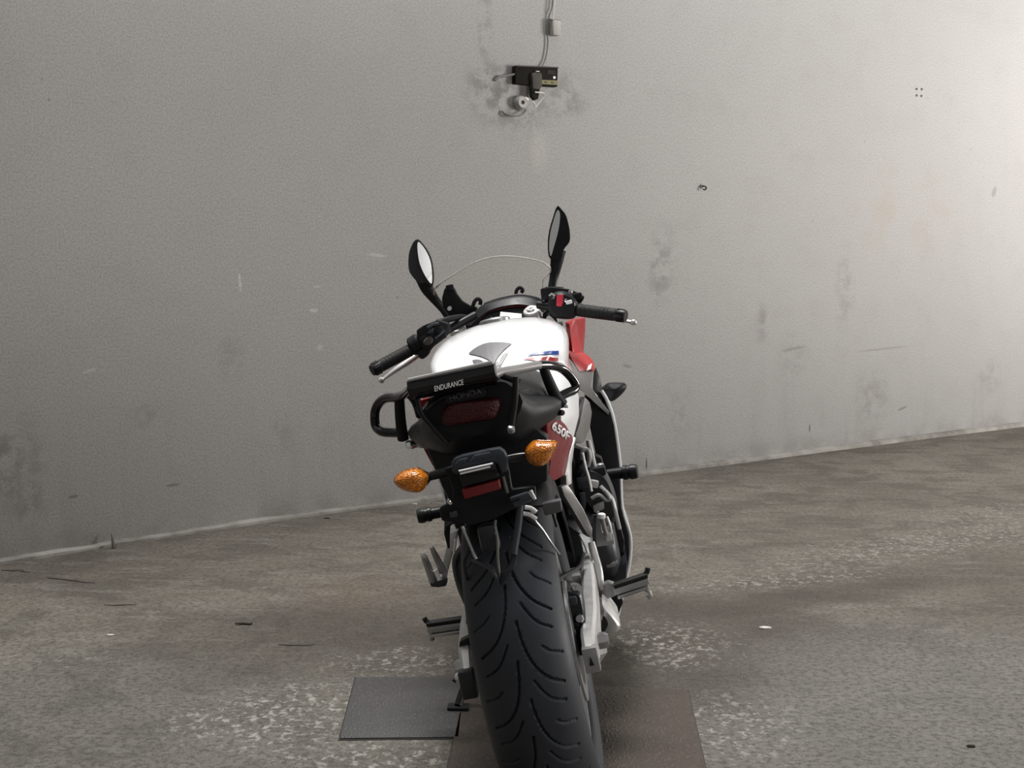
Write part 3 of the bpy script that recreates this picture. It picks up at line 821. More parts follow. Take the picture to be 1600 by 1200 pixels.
def plate_hanger():
    o = MB().prism([(-0.062,-0.3,0.7423),(0.0504,-0.3,0.75),(0.0494,-0.3,0.712),(0.048,-0.3,0.6832),(0.0888,-0.3,0.6798),(0.0864,-0.3,0.657),(0.0404,-0.3,0.6463),(0.0183,-0.3,0.6402),(0.0036,-0.3,0.6361),(-0.0317,-0.3,0.6338),(-0.086,-0.3,0.6515),(-0.0857,-0.3,0.6748),(-0.061,-0.3,0.6816),(-0.054,-0.3,0.7035)], (0, .02, 0), .004).build('plate_hanger', 'satin_black', B)
    # upper lamp housing in slate plastic with ridges
    h = MB().prism([(-0.0458,-0.315,0.7518),(-0.04,-0.315,0.7576),(-0.0245,-0.315,0.7602),(0.0227,-0.315,0.7612),(0.0421,-0.315,0.7607),(0.0495,-0.315,0.7523),(0.0526,-0.315,0.7402),(0.048,-0.315,0.7181),(0.0372,-0.315,0.7156),(0.0321,-0.315,0.7351),(-0.0319,-0.315,0.7363),(-0.0384,-0.315,0.7273),(-0.0483,-0.315,0.735)], (0, .03, 0), .004).build('lamp_housing', 'slate_plastic', o)
    for q in ([(-0.0393,-0.318,0.7487),(-0.0197,-0.318,0.7494),(-0.0136,-0.318,0.7562),(-0.0308,-0.318,0.7562)], [(-0.0117,-0.318,0.7489),(0.0264,-0.318,0.7505),(0.0258,-0.318,0.7587),(-0.0028,-0.318,0.7586)]):
        MB().prism(q, (0, -.010, 0), .003).build('housing_ridge', 'slate_plastic', h)
    p = MB().prism([(-0.0372,-0.33,0.7375),(0.0298,-0.33,0.7413),(0.0328,-0.33,0.712),(-0.0342,-0.33,0.7082)], (0, .05, 0), .004).build('plate_lamp', 'gloss_black', o)
    for q in ([(-0.0333,-0.335,0.7375),(0.0274,-0.335,0.7391)], [(-0.032,-0.335,0.7326),(0.0219,-0.335,0.7345)]):
        MB().tube(q, .0017, 8, 0).build('lamp_bar', 'white_decal', p)
    MB().prism([(-0.0368,-0.325,0.7032),(0.0303,-0.325,0.7071),(0.0304,-0.325,0.691),(-0.0348,-0.325,0.6855)], (0, .03, 0), .002).build('rear_reflector', 'red_reflector', o)
    MB().prism([(0.0417,-0.31,0.6723),(0.0771,-0.31,0.6768),(0.0831,-0.31,0.6617),(0.049,-0.31,0.6523)], (0, -.015, 0), .004).build('bracket_arm', 'slate_plastic', o)
    MB().prism([(0.0439,-0.326,0.6678),(0.0615,-0.326,0.67),(0.0595,-0.326,0.6658),(0.0454,-0.326,0.664)], (0, -.002, 0)).build('bracket_slot', 'black_plastic', o)
    MB().tube([(0.0814,-0.325,0.6785),(0.084,-0.325,0.6688),(0.0859,-0.325,0.6615)], .003, 8).build('bracket_edge', 'silver_alloy', o)
    MB().spin((-0.0618,-0.315,0.6821), (-0.0639,-0.3,0.6845), [(0, .003), (.2, .005), (1, .005)], 10).build('hanger_bolt', 'chrome', o)
    MB().box((-0.0609,-0.31,0.6613), (.014, .012, .010), None, .002).build('hanger_clip', 'slate_plastic', o)
    MB().tube([(0.0372,-0.3,0.7086),(0.0381,-0.3,0.691),(0.0389,-0.3,0.6781)], .003, 8).build('hanger_wire', 'cable_grey', o)
    # skeleton of rods holding a V-shaped guard over the tyre
    g = MB().tube([(-0.0467,-0.3,0.5735),(-0.0309,-0.31,0.5679),(-0.0169,-0.315,0.5558),(-0.0086,-0.315,0.5402),(-0.006,-0.31,0.521)], [.005, .007, .007, .007, .004], 10, 6, .55).build('tyre_guard', 'blue_black', B)
    MB().tube([(0.0296,-0.3,0.5726),(0.0246,-0.31,0.5571),(0.0134,-0.315,0.5464),(0.0018,-0.315,0.5347),(-0.006,-0.31,0.521)], [.006, .007, .007, .007, .004], 10, 6, .55).build('guard_wing', 'blue_black', g)
    MB().tube([(-0.0535,-0.29,0.6338),(-0.0465,-0.295,0.6041),(-0.0388,-0.305,0.5707)], .0028, 8).build('guard_rod', 'steel', g)
    MB().tube([(0.0558,-0.29,0.6508),(0.0459,-0.295,0.6186),(0.0361,-0.3,0.5923),(0.0281,-0.305,0.5693)], .0062, 10).build('guard_stay', 'slate_plastic', g)
    MB().tube([(0.007,-0.29,0.6335),(0.0019,-0.29,0.6146),(0.0043,-0.3,0.6009),(-0.0011,-0.31,0.5668),(-0.0049,-0.313,0.5308)], .0024, 8).build('guard_wire', 'cable_grey', g)
    MB().tube([(0.0681,-0.24,0.6356),(0.0692,-0.22,0.6101),(0.0795,-0.2,0.5824),(0.0893,-0.18,0.5507),(0.0976,-0.15,0.5229)], .0024, 8).build('guard_cable', 'steel', g)
    MB().tube([(0.0598,-0.25,0.6391),(0.0706,-0.25,0.6346),(0.0782,-0.25,0.626)], .004, 8).build('spring_coil', 'white_decal', g)  # pale arcs are coils of the shock spring
    MB().tube([(0.0552,-0.25,0.6282),(0.066,-0.25,0.6236),(0.0757,-0.25,0.6134)], .004, 8).build('spring_coil', 'white_decal', g)
    MB().tube([(-0.058,-0.2,0.5754),(-0.0742,-0.2,0.5505),(-0.0762,-0.2,0.5178)], .003, 8).build('guard_cable', 'black_plastic', g)
    MB().box((-0.0116,-0.28,0.6035), (.035, .03, .05), None, .01).build('latch_block', 'blue_black', g)

def turn_signals():
    for lens, base, stem in (
        ([(-0.1521,-0.3,0.7394),(-0.1446,-0.3,0.7472),(-0.1295,-0.3,0.7523),(-0.111,-0.3,0.7521),(-0.1008,-0.3,0.7454),(-0.0938,-0.3,0.7347),(-0.1005,-0.3,0.7198),(-0.1102,-0.3,0.7124),(-0.124,-0.3,0.7128),(-0.1409,-0.3,0.7208),(-0.1504,-0.3,0.7309)], [(-0.113,-0.285,0.7514),(-0.1005,-0.285,0.7442),(-0.0865,-0.285,0.7332),(-0.0934,-0.285,0.7229),(-0.1097,-0.285,0.712),(-0.1204,-0.285,0.7165)], [(-0.0962,-0.285,0.7316),(-0.0795,-0.285,0.733),(-0.0557,-0.285,0.7352)]),
        ([(0.0841,-0.28,0.7392),(0.0909,-0.28,0.7495),(0.1038,-0.28,0.7562),(0.1216,-0.28,0.7526),(0.1411,-0.28,0.7464),(0.131,-0.28,0.731),(0.1243,-0.28,0.7207),(0.1111,-0.28,0.7128),(0.0975,-0.28,0.7144),(0.0867,-0.28,0.7235)], [(0.0777,-0.265,0.7336),(0.0874,-0.265,0.7469),(0.1027,-0.265,0.7532),(0.1035,-0.265,0.7343),(0.0953,-0.265,0.7172),(0.0845,-0.265,0.7217)], [(0.0842,-0.265,0.7312),(0.0662,-0.27,0.7332),(0.0437,-0.28,0.7345)])):
        s = MB().puff(base, (0, .03, 0), [(-.3, .85), (0, 1.02), (.6, .8), (1, .4)], 3).build('turn_signal', 'gloss_black', B)
        MB().puff(lens, (0, -.026, 0), [(-.3, .96), (0, 1), (.35, .97), (.7, .84), (.9, .62), (1, .3)], 4).build('amber_lens', 'amber_lens', s)
        rim_pts = catmull(lens, 3, True)
        MB().tube([tuple(p) for p in rim_pts] + [tuple(rim_pts[0])], .0018, 6, 0).build('lens_rim', 'amber_lens', s)
        MB().tube(stem, [.008, .0085, .0085], 10).build('signal_stem', 'gloss_black', s)

rear_wheel(); swingarm(); rear_brake(); tail(); seats(); rack(); plate_hanger(); turn_signals()

def tank():
    def ring(y, w, zt, zs, zb, wb):
        return sym_ring([(0, y, zt), (w * .40, y, zt - .006), (w * .74, y, zt - .022), (w * .95, y, zs + .012), (w, y, zs - .02), (w * .94, y, (zs + zb) / 2 - .01), (wb, y, zb), (0, y, zb)])
    mb = MB()
    mb.loft([ring(*q) for q in ((.455,.085,.800,.785,.755,.08),(.50,.120,.842,.815,.755,.10),(.56,.150,.885,.845,.755,.11),(.64,.168,.923,.868,.755,.13),(.74,.174,.942,.882,.755,.15),(.84,.172,.945,.885,.77,.15),(.93,.152,.934,.880,.80,.13),(.99,.115,.90,.87,.83,.10))], 6, 4)
    o = mb.build('fuel_tank', 'white_paint', B, 60)
    # ray-cast decals onto the tank skin: each is a thin raised sheet that follows the surface
    from mathutils.bvhtree import BVHTree
    bv = BVHTree.FromPolygons([Vector(v) for v in mb.v], [list(f) for f in mb.f])
    def skin(p, n_hint=None):
        loc, nor, i, d = bv.find_nearest(Vector(p))
        c = Vector((0, .7, .84))
        if nor.dot(loc - c) < 0: nor = -nor
        return loc + nor * .0022
    def decal(name, q, material, n=10):
        # q: four-sided patch given by two rails (lists of points)
        A = catmull(q[0], 6); Bq = catmull(q[1], 6)
        rings = []
        for i in range(n + 1):
            row = []
            for j in range(len(A)):
                p = A[j] * (1 - i / n) + Bq[j] * (i / n)
                row.append(skin(p))
            rings.append(row)
        MB().grid(rings, False, False).build(name, material, o, 60)
    # tank pad: upper wing piece and the lower fins
    decal('tank_pad', ([(-0.0591,0.576,0.8886),(-0.0475,0.5839,0.895),(-0.0312,0.5909,0.9006),(-0.0121,0.5928,0.9028),(0.0156,0.5859,0.8991),(0.0455,0.5756,0.8905)], [(-0.0592,0.5737,0.8872),(-0.0437,0.5603,0.8819),(-0.027,0.546,0.8749),(-0.0111,0.5303,0.8652),(-0.0012,0.52,0.8578),(0.0197,0.5512,0.8789)]), 'grey_decal')
    decal('tank_pad', ([(0.0198,0.5535,0.8802),(0.0294,0.5608,0.8839),(0.0455,0.5756,0.8905)], [(-0.0045,0.5173,0.8556),(0.0025,0.5265,0.8627),(0.0197,0.5512,0.8789)]), 'grey_decal')
    decal('tank_pad', ([(0.0133,0.5279,0.8634),(0.0217,0.5383,0.8702),(0.0359,0.5467,0.8743)], [(0.0078,0.5041,0.845),(0.0163,0.5131,0.8517),(0.0341,0.5427,0.8719)]), 'grey_decal')
    decal('tank_pad', ([(-0.0524,0.5474,0.8723),(-0.0399,0.5434,0.8716),(-0.0308,0.5373,0.8687)], [(-0.0442,0.528,0.8598),(-0.0319,0.5247,0.8591),(-0.0196,0.522,0.8584)]), 'grey_decal')
    decal('tank_pad', ([(-0.0095,0.5134,0.8524),(-0,0.5161,0.8548),(0.0081,0.5217,0.8589)], [(-0.0062,0.5004,0.8421),(0.003,0.5016,0.8432),(0.0069,0.5095,0.8494)]), 'grey_decal')
    # side stripes: blue over white over red, both flanks
    bt = [(0.0745,0.5361,0.858),(0.0868,0.5439,0.8595),(0.0989,0.5498,0.8597),(0.1123,0.5531,0.8583),(0.1259,0.5524,0.8571),(0.1393,0.5539,0.855),(0.1493,0.5681,0.8528)]; bb = [(0.0744,0.5352,0.8573),(0.0862,0.5392,0.8561),(0.0981,0.5432,0.855),(0.1114,0.5447,0.8529),(0.1249,0.5402,0.8505),(0.138,0.5436,0.8476),(0.1476,0.5582,0.8438)]
    rt = [(0.0589,0.5252,0.8543),(0.0722,0.5288,0.8529),(0.0855,0.5331,0.8514),(0.1016,0.5365,0.8486),(0.118,0.5336,0.8462),(0.1326,0.5322,0.8426),(0.1451,0.5498,0.838)]; rb = [(0.0588,0.5244,0.8537),(0.0718,0.5255,0.8502),(0.0846,0.5264,0.8459),(0.1002,0.5253,0.8398),(0.1162,0.5117,0.8345),(0.1299,0.5202,0.828),(0.1418,0.5397,0.821)]
    for f_ in ((lambda q: q), mx):
        decal('tank_stripe_blue', (f_(bt), f_(bb)), 'blue_decal', 4)
        decal('tank_stripe_red', (f_(rt), f_(rb)), 'red_decal', 5)
    MB().spin((0, .80, .938), (0, .802, .953), [(0, .040), (.6, .040), (.85, .036), (1, .02)], 28).build('filler_cap', 'steel', o)
    # white flank cover under the tank
    wc = [(0.0587,0.42,0.8297),(0.108,0.46,0.8312),(0.1583,0.52,0.8329),(0.1757,0.54,0.7926),(0.1767,0.55,0.7375),(0.1679,0.54,0.6941),(0.1454,0.5,0.6499),(0.1323,0.46,0.6578),(0.1271,0.42,0.7312),(0.1076,0.42,0.7945)]
    for s in (1, -1):
        pts = wc if s == 1 else mx(wc)
        p = MB().prism(pts, (-.02 * s, .05, 0), .004).build('flank_cover', 'white_paint', B, 60)
        g = [(0.1309,0.5,0.7717),(0.1497,0.515,0.7909),(0.1544,0.515,0.7838),(0.1361,0.5,0.7676)]
        MB().prism(off(g if s == 1 else mx(g), (0, -.004, 0)), (0, .003, 0)).build('flank_stripe', 'grey_decal', p)

def cockpit():
    # fork legs and caps, yokes
    for s in (1, -1):
        t0 = V((0.085,1.085,0.9337) if s == 1 else (-0.1236,1.085,0.9283)); t1 = V((s * .103, 1.435, .30)); d = (t1 - t0) / np.linalg.norm(t1 - t0)
        f = MB().tube([tuple(t0 - d * .012), tuple(t0 + d * .36)], .0205, 18, 0).build('fork_leg', 'steel', B)
        MB().tube([tuple(t0 + d * .34), tuple(t1)], .027, 18, 0).build('fork_slider', 'engine_dark', f)
        MB().spin(tuple(t0 + d * .0), tuple(t0 - d * .022), [(0, .024), (.55, .024), (.7, .021), (.75, .013), (1, .012)], 20).build('fork_cap', 'silver_alloy', f)
        MB().spin(tuple(t0 - d * .0215), tuple(t0 - d * .024), [(0, .006), (1, .006)], 6).build('cap_screw', 'cast_alloy', f)
    y0 = [(-.135, 1.06, .905), (-.11, 1.12, .90), (0, 1.135, .90), (.11, 1.12, .90), (.135, 1.06, .905), (.06, 1.035, .908), (0, 1.03, .908), (-.06, 1.035, .908)]
    MB().prism(y0, (0, .012, -.026), .004).build('top_yoke', 'black_plastic', B)
    MB().prism([(x, y + .10, z - .20) for x, y, z in y0], (0, .014, -.03), .004).build('lower_yoke', 'black_plastic', B)
    ig = MB().spin((-.005, 1.045, .90), (-.005, 1.030, .925), [(0, .022), (.8, .022), (1, .017)], 18).build('ignition_switch', 'satin_black', B)
    MB().box((-.022, 1.02, .937), (.006, .012, .028), None, .002).build('ignition_key', 'chrome', ig)
    # clip-on bars
    bars = ((1, (0.0964,1.04,0.9297), (0.1935,0.985,0.9294), (0.3292,0.92,0.8853)), (-1, (-0.1338,1.04,0.9276), (-0.2368,0.985,0.9134), (-0.3521,0.92,0.8792)))
    for s, c0, c1, c2 in bars:
        c0, c1, c2 = V(c0), V(c1), V(c2); d = (c2 - c1) / np.linalg.norm(c2 - c1)
        h = MB().rod(tuple(c1 - d * .20 if s < 0 else c1 - d * .10), tuple(c2 - d * .005), .011).build('handlebar', 'black_plastic', B)
        g = MB().spin(tuple(c1), tuple(c2 - d * .028), [(0, .0195), (.02, .0205), (.06, .0205), (.08, .0162), (.2, .0165), (.5, .0172), (.8, .0165), (.96, .0168), (1, .0160)], 24).build('hand_grip', 'grip_rubber', h)
        L = float(np.linalg.norm(c2 - c1)) - .03
        for k in range(9):
            p = c1 + d * (L * (.16 + .085 * k))
            MB().spin(tuple(p), tuple(p + d * .004), [(0, .0165), (.5, .0174), (1, .0165)], 20).build('grip_rib', 'grip_rubber', g)
        e = MB().spin(tuple(c2 - d * .030), tuple(c2), [(0, .0150), (.08, .0165), (.8, .0168), (1, .0145)], 24).build('bar_end_weight', 'black_plastic', h)
        u = np.cross(d, V((0, 0, 1))); u /= np.linalg.norm(u)
        for k in range(8):
            a = 2 * math.pi * k / 8 + .2; w = np.cross(d, u)
            q = c2 - d * .015 + (math.cos(a) * u + math.sin(a) * w) * .0166
            MB().tube([tuple(q - d * .009), tuple(q + d * .009)], .0022, 6, 0).build('weight_rib', 'black_plastic', e)
    # left switch cluster
    lc = MB().prism([(-0.2206,0.96,0.9585),(-0.1977,0.96,0.9677),(-0.1582,0.96,0.9734),(-0.1333,0.96,0.9596),(-0.1312,0.96,0.9367),(-0.1595,0.96,0.9183),(-0.1864,0.96,0.9064),(-0.2033,0.96,0.8925),(-0.2164,0.96,0.9126),(-0.2222,0.96,0.9346)], (0, .05, 0), .006).build('switch_cluster', 'black_plastic', B)
    MB().spin((-0.2469,0.985,0.9154), (-0.2181,0.985,0.927), [(0, .020), (.15, .026), (.85, .026), (1, .022)], 22).build('cluster_collar', 'satin_black', lc)
    MB().spin((-0.2205,0.985,0.924), (-0.213,0.985,0.926), [(0, .023), (1, .023)], 22).build('collar_groove', 'engine_dark', lc)
    MB().spin((-0.2152,0.98,0.9215), (-0.1901,0.98,0.932), [(0, .022), (.2, .025), (.8, .025), (1, .018)], 22).build('cluster_barrel', 'black_plastic', lc)
    MB().puff([(-0.2276,0.965,0.9041),(-0.2111,0.965,0.9077),(-0.1958,0.965,0.8976),(-0.2053,0.965,0.8857),(-0.2205,0.965,0.88),(-0.2308,0.965,0.8891)], (0, .03, 0), [(-.2, .8), (0, 1), (1, .9)], 3).build('cluster_boss', 'black_plastic', lc)
    MB().puff([(-0.2077,0.953,0.9251),(-0.1932,0.953,0.936),(-0.1829,0.953,0.9356),(-0.1804,0.953,0.923),(-0.1908,0.953,0.9147),(-0.2048,0.953,0.9141)], (0, -.010, 0), [(-.3, 1), (.5, .95), (1, .7)], 3).build('signal_switch', 'fixture_grey', lc)
    MB().puff([(-0.1928,0.953,0.9463),(-0.1786,0.953,0.9555),(-0.1707,0.953,0.9521),(-0.1781,0.953,0.9415)], (0, -.010, 0), [(-.3, 1), (.5, .95), (1, .7)], 3).build('horn_button', 'slate_plastic', lc)
    MB().box((-0.1596,0.955,0.948), (.020, .012, .016), None, .004).build('dimmer_switch', 'satin_black', lc)
    MB().box((-0.1531,0.955,0.9294), (.018, .012, .014), None, .004).build('pass_switch', 'satin_black', lc)
    MB().tube([(-0.1879,0.95,0.9593),(-0.1729,0.95,0.9648),(-0.1555,0.95,0.9647)], .004, 8).build('cluster_ridge', 'slate_plastic', lc)
    MB().tube([(-0.1736,0.95,0.9287),(-0.1582,0.95,0.9359),(-0.1461,0.95,0.9438)], .004, 8).build('cluster_ridge', 'slate_plastic', lc)
    MB().tube([(-0.1641,1,0.9658),(-0.1375,1.02,0.9681),(-0.1132,1.06,0.9666),(-0.0998,1.1,0.9621)], .009, 10).build('clutch_perch', 'satin_black', B)
    # right switch cluster, master cylinder and reservoir
    rc = MB().puff([(0.1417,0.965,0.9701),(0.1616,0.965,0.9831),(0.188,0.965,0.9777),(0.2104,0.965,0.9525),(0.2069,0.965,0.9188),(0.1937,0.965,0.9043),(0.1702,0.965,0.9074),(0.1448,0.965,0.9178),(0.1323,0.965,0.941)], (0, .06, 0), [(-.15, .8), (0, .97), (.3, 1), (.8, .98), (1, .8)], 3).build('switch_cluster', 'black_plastic', B)
    MB().prism([(0.1633,0.948,0.973),(0.1804,0.948,0.9729),(0.1761,0.948,0.9515),(0.1691,0.948,0.9427),(0.1563,0.948,0.947)], (0, .012, 0), .002).build('kill_switch', 'kill_red', rc)
    MB().box((0.1911,0.952,0.95), (.017, .012, .010), None, .003).build('starter_button', 'white_decal', rc)
    MB().box((0.1839,0.952,0.9566), (.008, .010, .010), None, .003).build('mode_button', 'chrome', rc)
    MB().tube([(0.1434,0.955,0.9769), (0.1511,0.953,0.9805), (0.1566,0.955,0.9742), (0.1516,0.955,0.9666)], .0025, 8).build('cable_clip', 'cast_alloy', rc)
    mc = MB().prism([(0.1221,1.01,0.9988),(0.1499,1.01,0.9983),(0.1986,1.01,0.9813),(0.2246,1.01,0.9638),(0.2345,1.01,0.953),(0.2212,1.01,0.9384),(0.2058,1.01,0.9485),(0.1578,1.01,0.9689),(0.1189,1.01,0.9664)], (0, .04, 0), .005).build('master_cylinder', 'satin_black', B)
    MB().box((0.2083,1,0.9605), (.040, .03, .016), None, .005).build('lever_pivot', 'black_plastic', mc)
    MB().spin((0.1984,1,0.9712), (0.2017,1,0.9791), [(0, .006), (.6, .006), (1, .004)], 10).build('pivot_bolt', 'cast_alloy', mc)
    rv = MB().spin((0.1552,1.06,0.9785), (0.1587,1.06,0.9954), [(0, .022), (.6, .024), (.62, .026), (1, .025)], 22).build('brake_reservoir', 'satin_black', B)
    MB().tube([(0.1383,1.03,0.9443),(0.1196,1.08,0.9285),(0.1098,1.14,0.9064)], .006, 8).build('brake_hose', 'black_plastic', B)
    # levers ahead of the grips, with ball ends
    bl = MB().tube([(0.2109,1.03,0.9398),(0.2531,1.02,0.907),(0.2996,1,0.8809),(0.3408,0.985,0.8645)], [.009, .0075, .007, .0065], 10, 6, .8).build('brake_lever', 'silver_alloy', B)
    MB().spin((0.3391,0.985,0.8648), (0.3553,0.983,0.8599), [(0, .003), (.15, .0065), (.5, .0082), (.85, .0065), (1, .003)], 14).build('lever_ball', 'silver_alloy', bl)
    cl = MB().tube([(-0.2361,1.03,0.8925),(-0.2622,1.02,0.8809),(-0.3022,1,0.8642),(-0.3392,0.985,0.8466)], [.010, .0115, .0095, .0055], 10, 6, .8).build('clutch_lever', 'silver_alloy', B)
    MB().spin((-0.3368,0.985,0.8497), (-0.3488,0.983,0.8417), [(0, .003), (.15, .0075), (.5, .0092), (.85, .0075), (1, .003)], 14).build('lever_ball', 'silver_alloy', cl)
    # dashboard hood (black arch) with the instrument panel under it
    arch_o = [(-0.1168,1.16,0.941),(-0.0948,1.16,0.9584),(-0.0737,1.16,0.9722),(-0.0452,1.16,0.9863),(0.0035,1.16,0.9926),(0.0576,1.16,0.9905),(0.1014,1.16,0.9742),(0.1288,1.16,0.9487),(0.1426,1.16,0.9277)]
    arch_i = [(-0.0887,1.12,0.9373),(-0.0677,1.12,0.951),(-0.0475,1.12,0.9612),(-0.0281,1.12,0.968),(0.0087,1.12,0.9712),(0.0546,1.12,0.9672),(0.0911,1.12,0.9525),(0.1128,1.12,0.9354),(0.1237,1.12,0.9188)]
    mb = MB()
    fo = off(arch_o, (0, .10, -.035))
    mb.loft([arch_i, arch_o, fo], 4, 4, False, False)
    hd = mb.build('dash_hood', 'black_plastic', B, 60, .003)
    MB().tube([(-0.0444,1.155,0.9882),(0.004,1.155,0.9936),(0.058,1.155,0.9915),(0.1018,1.155,0.9752),(0.1203,1.155,0.9596)], .0030, 8).build('hood_edge', 'grey_decal', hd)
    ip = MB().prism([(-0.08,1.14,0.9345),(-0.0421,1.14,0.9593),(0.0129,1.14,0.9624),(0.0657,1.14,0.9552),(0.1009,1.14,0.9335),(0.1098,1.14,0.9064)], (0, .04, 0), .006).build('instrument_panel', 'blue_black', B)
    MB().prism([(-0.0333,1.132,0.947),(0.012,1.132,0.9557),(0.0573,1.132,0.9482),(0.0718,1.132,0.9308),(0.045,1.132,0.9237),(-0.0258,1.132,0.931)], (0, .006, 0), .002).build('dash_screen', 'slate_plastic', ip)
    MB().box((0, 1.25, .882), (.31, .20, .012), None, .004).build('dash_bounce_cover', 'satin_black', B)  # inner cover added to block red bounce from the nose cowl
    # hooks on the hood
    MB().tube([(-0.0809,1.18,0.9802),(-0.0719,1.18,0.9966),(-0.0613,1.18,1.004),(-0.0536,1.18,0.9965),(-0.0576,1.18,0.9864)], .0055, 8).build('hood_hook', 'black_plastic', hd)
    MB().tube([(0.0457,1.18,0.9906),(0.0504,1.18,1.004),(0.0609,1.18,1.011),(0.0682,1.18,1.002),(0.0615,1.18,0.9964)], .0050, 8).build('hood_hook', 'black_plastic', hd)
    # bracket left of the hood, screen fixings
    br = MB().prism([(-0.1615,1.2,1.025),(-0.1492,1.2,1.049),(-0.1424,1.2,1.054),(-0.1216,1.2,1.048),(-0.1179,1.2,1.031),(-0.1064,1.2,1.007),(-0.0878,1.2,0.9901),(-0.0677,1.2,0.9804),(-0.0831,1.2,0.9597),(-0.1176,1.2,0.9539),(-0.1479,1.2,0.9675),(-0.1632,1.2,1)], (0, .03, 0), .005).build('screen_bracket', 'satin_black', B)
    MB().box((-0.1312,1.19,1.051), (.022, .02, .016), None, .004).build('bracket_boss', 'black_plastic', br)
    MB().spin((-0.1447,1.185,0.9932), (-0.1441,1.2,0.9943), [(0, .006), (1, .006)], 10).build('bracket_screw', 'white_decal', br)
    bq = MB().prism([(0.1118,1.2,0.9691),(0.1225,1.2,0.9943),(0.1587,1.2,0.9923),(0.1628,1.2,0.9768),(0.1458,1.2,0.9474),(0.1163,1.2,0.9462)], (0, .03, 0), .004).build('screen_bracket', 'satin_black', B)

def windscreen():
    # clear bubble: lower edge on the hood, upper edge the visible arc; curved in plan
    top = [(-0.1703,1.24,1.065),(-0.1265,1.225,1.08),(-0.077,1.21,1.098),(-0.0242,1.2,1.109),(0.0252,1.195,1.107),(0.0772,1.2,1.094),(0.1337,1.215,1.069),(0.1544,1.24,1.048)]
    mid = [(-0.1944,1.3,1.044),(-0.1461,1.275,1.046),(-0.0942,1.26,1.054),(-0.0385,1.25,1.058),(0.0106,1.245,1.051),(0.0634,1.25,1.039),(0.1149,1.27,1.022),(0.1387,1.3,1.005)]
    low = [(-0.1883,1.36,0.9955),(-0.157,1.35,0.9933),(-0.1101,1.335,0.9917),(-0.0585,1.325,0.989),(-0.0083,1.32,0.9826),(0.0463,1.325,0.9731),(0.0931,1.345,0.9647),(0.1188,1.36,0.9627)]
    o = MB().loft([top, mid, low], 5, 5, False, False).build('windscreen', 'clear_acrylic', B, 60)
    MB().tube(top, .0019, 8).build('screen_edge', 'acrylic_lit_edge', o)
    MB().tube([(0.1544,1.24,1.048),(0.152,1.25,1.037),(0.1421,1.27,1.028),(0.1268,1.28,1.018),(0.1188,1.3,0.9908)], .0014, 8).build('screen_edge', 'acrylic_lit_edge', o)
    MB().tube([(-0.1703,1.24,1.065),(-0.1823,1.26,1.054),(-0.1904,1.29,1.04)], .0016, 8).build('screen_edge', 'acrylic_lit_edge', o)

def mirrors():
    # left
    hl = [(-0.2053,1.3,1.206),(-0.1945,1.3,1.194),(-0.1832,1.3,1.168),(-0.1781,1.3,1.139),(-0.1803,1.3,1.101),(-0.1877,1.3,1.071),(-0.1964,1.3,1.062),(-0.2064,1.3,1.077),(-0.2231,1.3,1.078),(-0.2388,1.3,1.102),(-0.2451,1.3,1.126),(-0.2366,1.3,1.166),(-0.221,1.3,1.194)]
    turn = lambda q: [(p[0], p[1] + .445 * (p[0] + .20) - .07 * (p[2] - 1.12), p[2]) for p in q]   # glass turned in towards the rider
    hl = turn(hl)
    o = MB().puff(hl, (0, .055, 0), [(-.06, .97), (0, 1), (.35, .97), (.7, .82), (1, .45)], 3).build('mirror', 'satin_black', B)
    MB().puff(turn([(-0.2036,1.296,1.198),(-0.1927,1.296,1.183),(-0.1847,1.296,1.159),(-0.181,1.296,1.132),(-0.1843,1.296,1.099),(-0.1909,1.296,1.072),(-0.199,1.296,1.083),(-0.207,1.296,1.107),(-0.2118,1.296,1.138),(-0.2103,1.296,1.171)]), (0, -.002, 0), [(-1, 1), (0, 1), (1, .985)], 3).build('mirror_glass', 'mirror_glass', o)
    MB().tube([(-0.2129,1.32,1.093),(-0.2085,1.32,1.06),(-0.1932,1.32,1.024),(-0.1756,1.31,0.9948),(-0.1599,1.3,0.9656)], [.024, .019, .0135, .012, .014], 12, 6, .7).build('mirror_stem', 'black_plastic', o)
    # right
    hr = [(0.2099,1.3,1.216),(0.217,1.3,1.205),(0.2263,1.3,1.187),(0.2287,1.3,1.162),(0.2281,1.3,1.136),(0.2217,1.3,1.109),(0.2009,1.3,1.09),(0.1878,1.3,1.062),(0.1677,1.3,1.065),(0.1581,1.3,1.072),(0.1547,1.3,1.088),(0.1615,1.3,1.126),(0.1739,1.3,1.159),(0.189,1.3,1.187),(0.2009,1.3,1.208)]
    o = MB().puff(hr, (0, .055, 0), [(-.06, .97), (0, 1), (.35, .97), (.7, .82), (1, .45)], 3).build('mirror', 'satin_black', B)
    MB().puff([(0.2047,1.296,1.204),(0.2113,1.296,1.195),(0.2046,1.296,1.167),(0.1918,1.296,1.136),(0.1762,1.296,1.106),(0.1614,1.296,1.079),(0.1591,1.296,1.091),(0.1634,1.296,1.116),(0.1735,1.296,1.147),(0.1866,1.296,1.174)], (0, -.002, 0), [(-1, 1), (0, 1), (1, .985)], 3).build('mirror_glass', 'mirror_glass', o)
    MB().tube([(0.1844,1.32,1.093),(0.1741,1.32,1.062),(0.1588,1.32,1.023),(0.147,1.31,0.9922),(0.1403,1.3,0.9676)], [.023, .0185, .0135, .0125, .014], 12, 6, .7).build('mirror_stem', 'black_plastic', o)

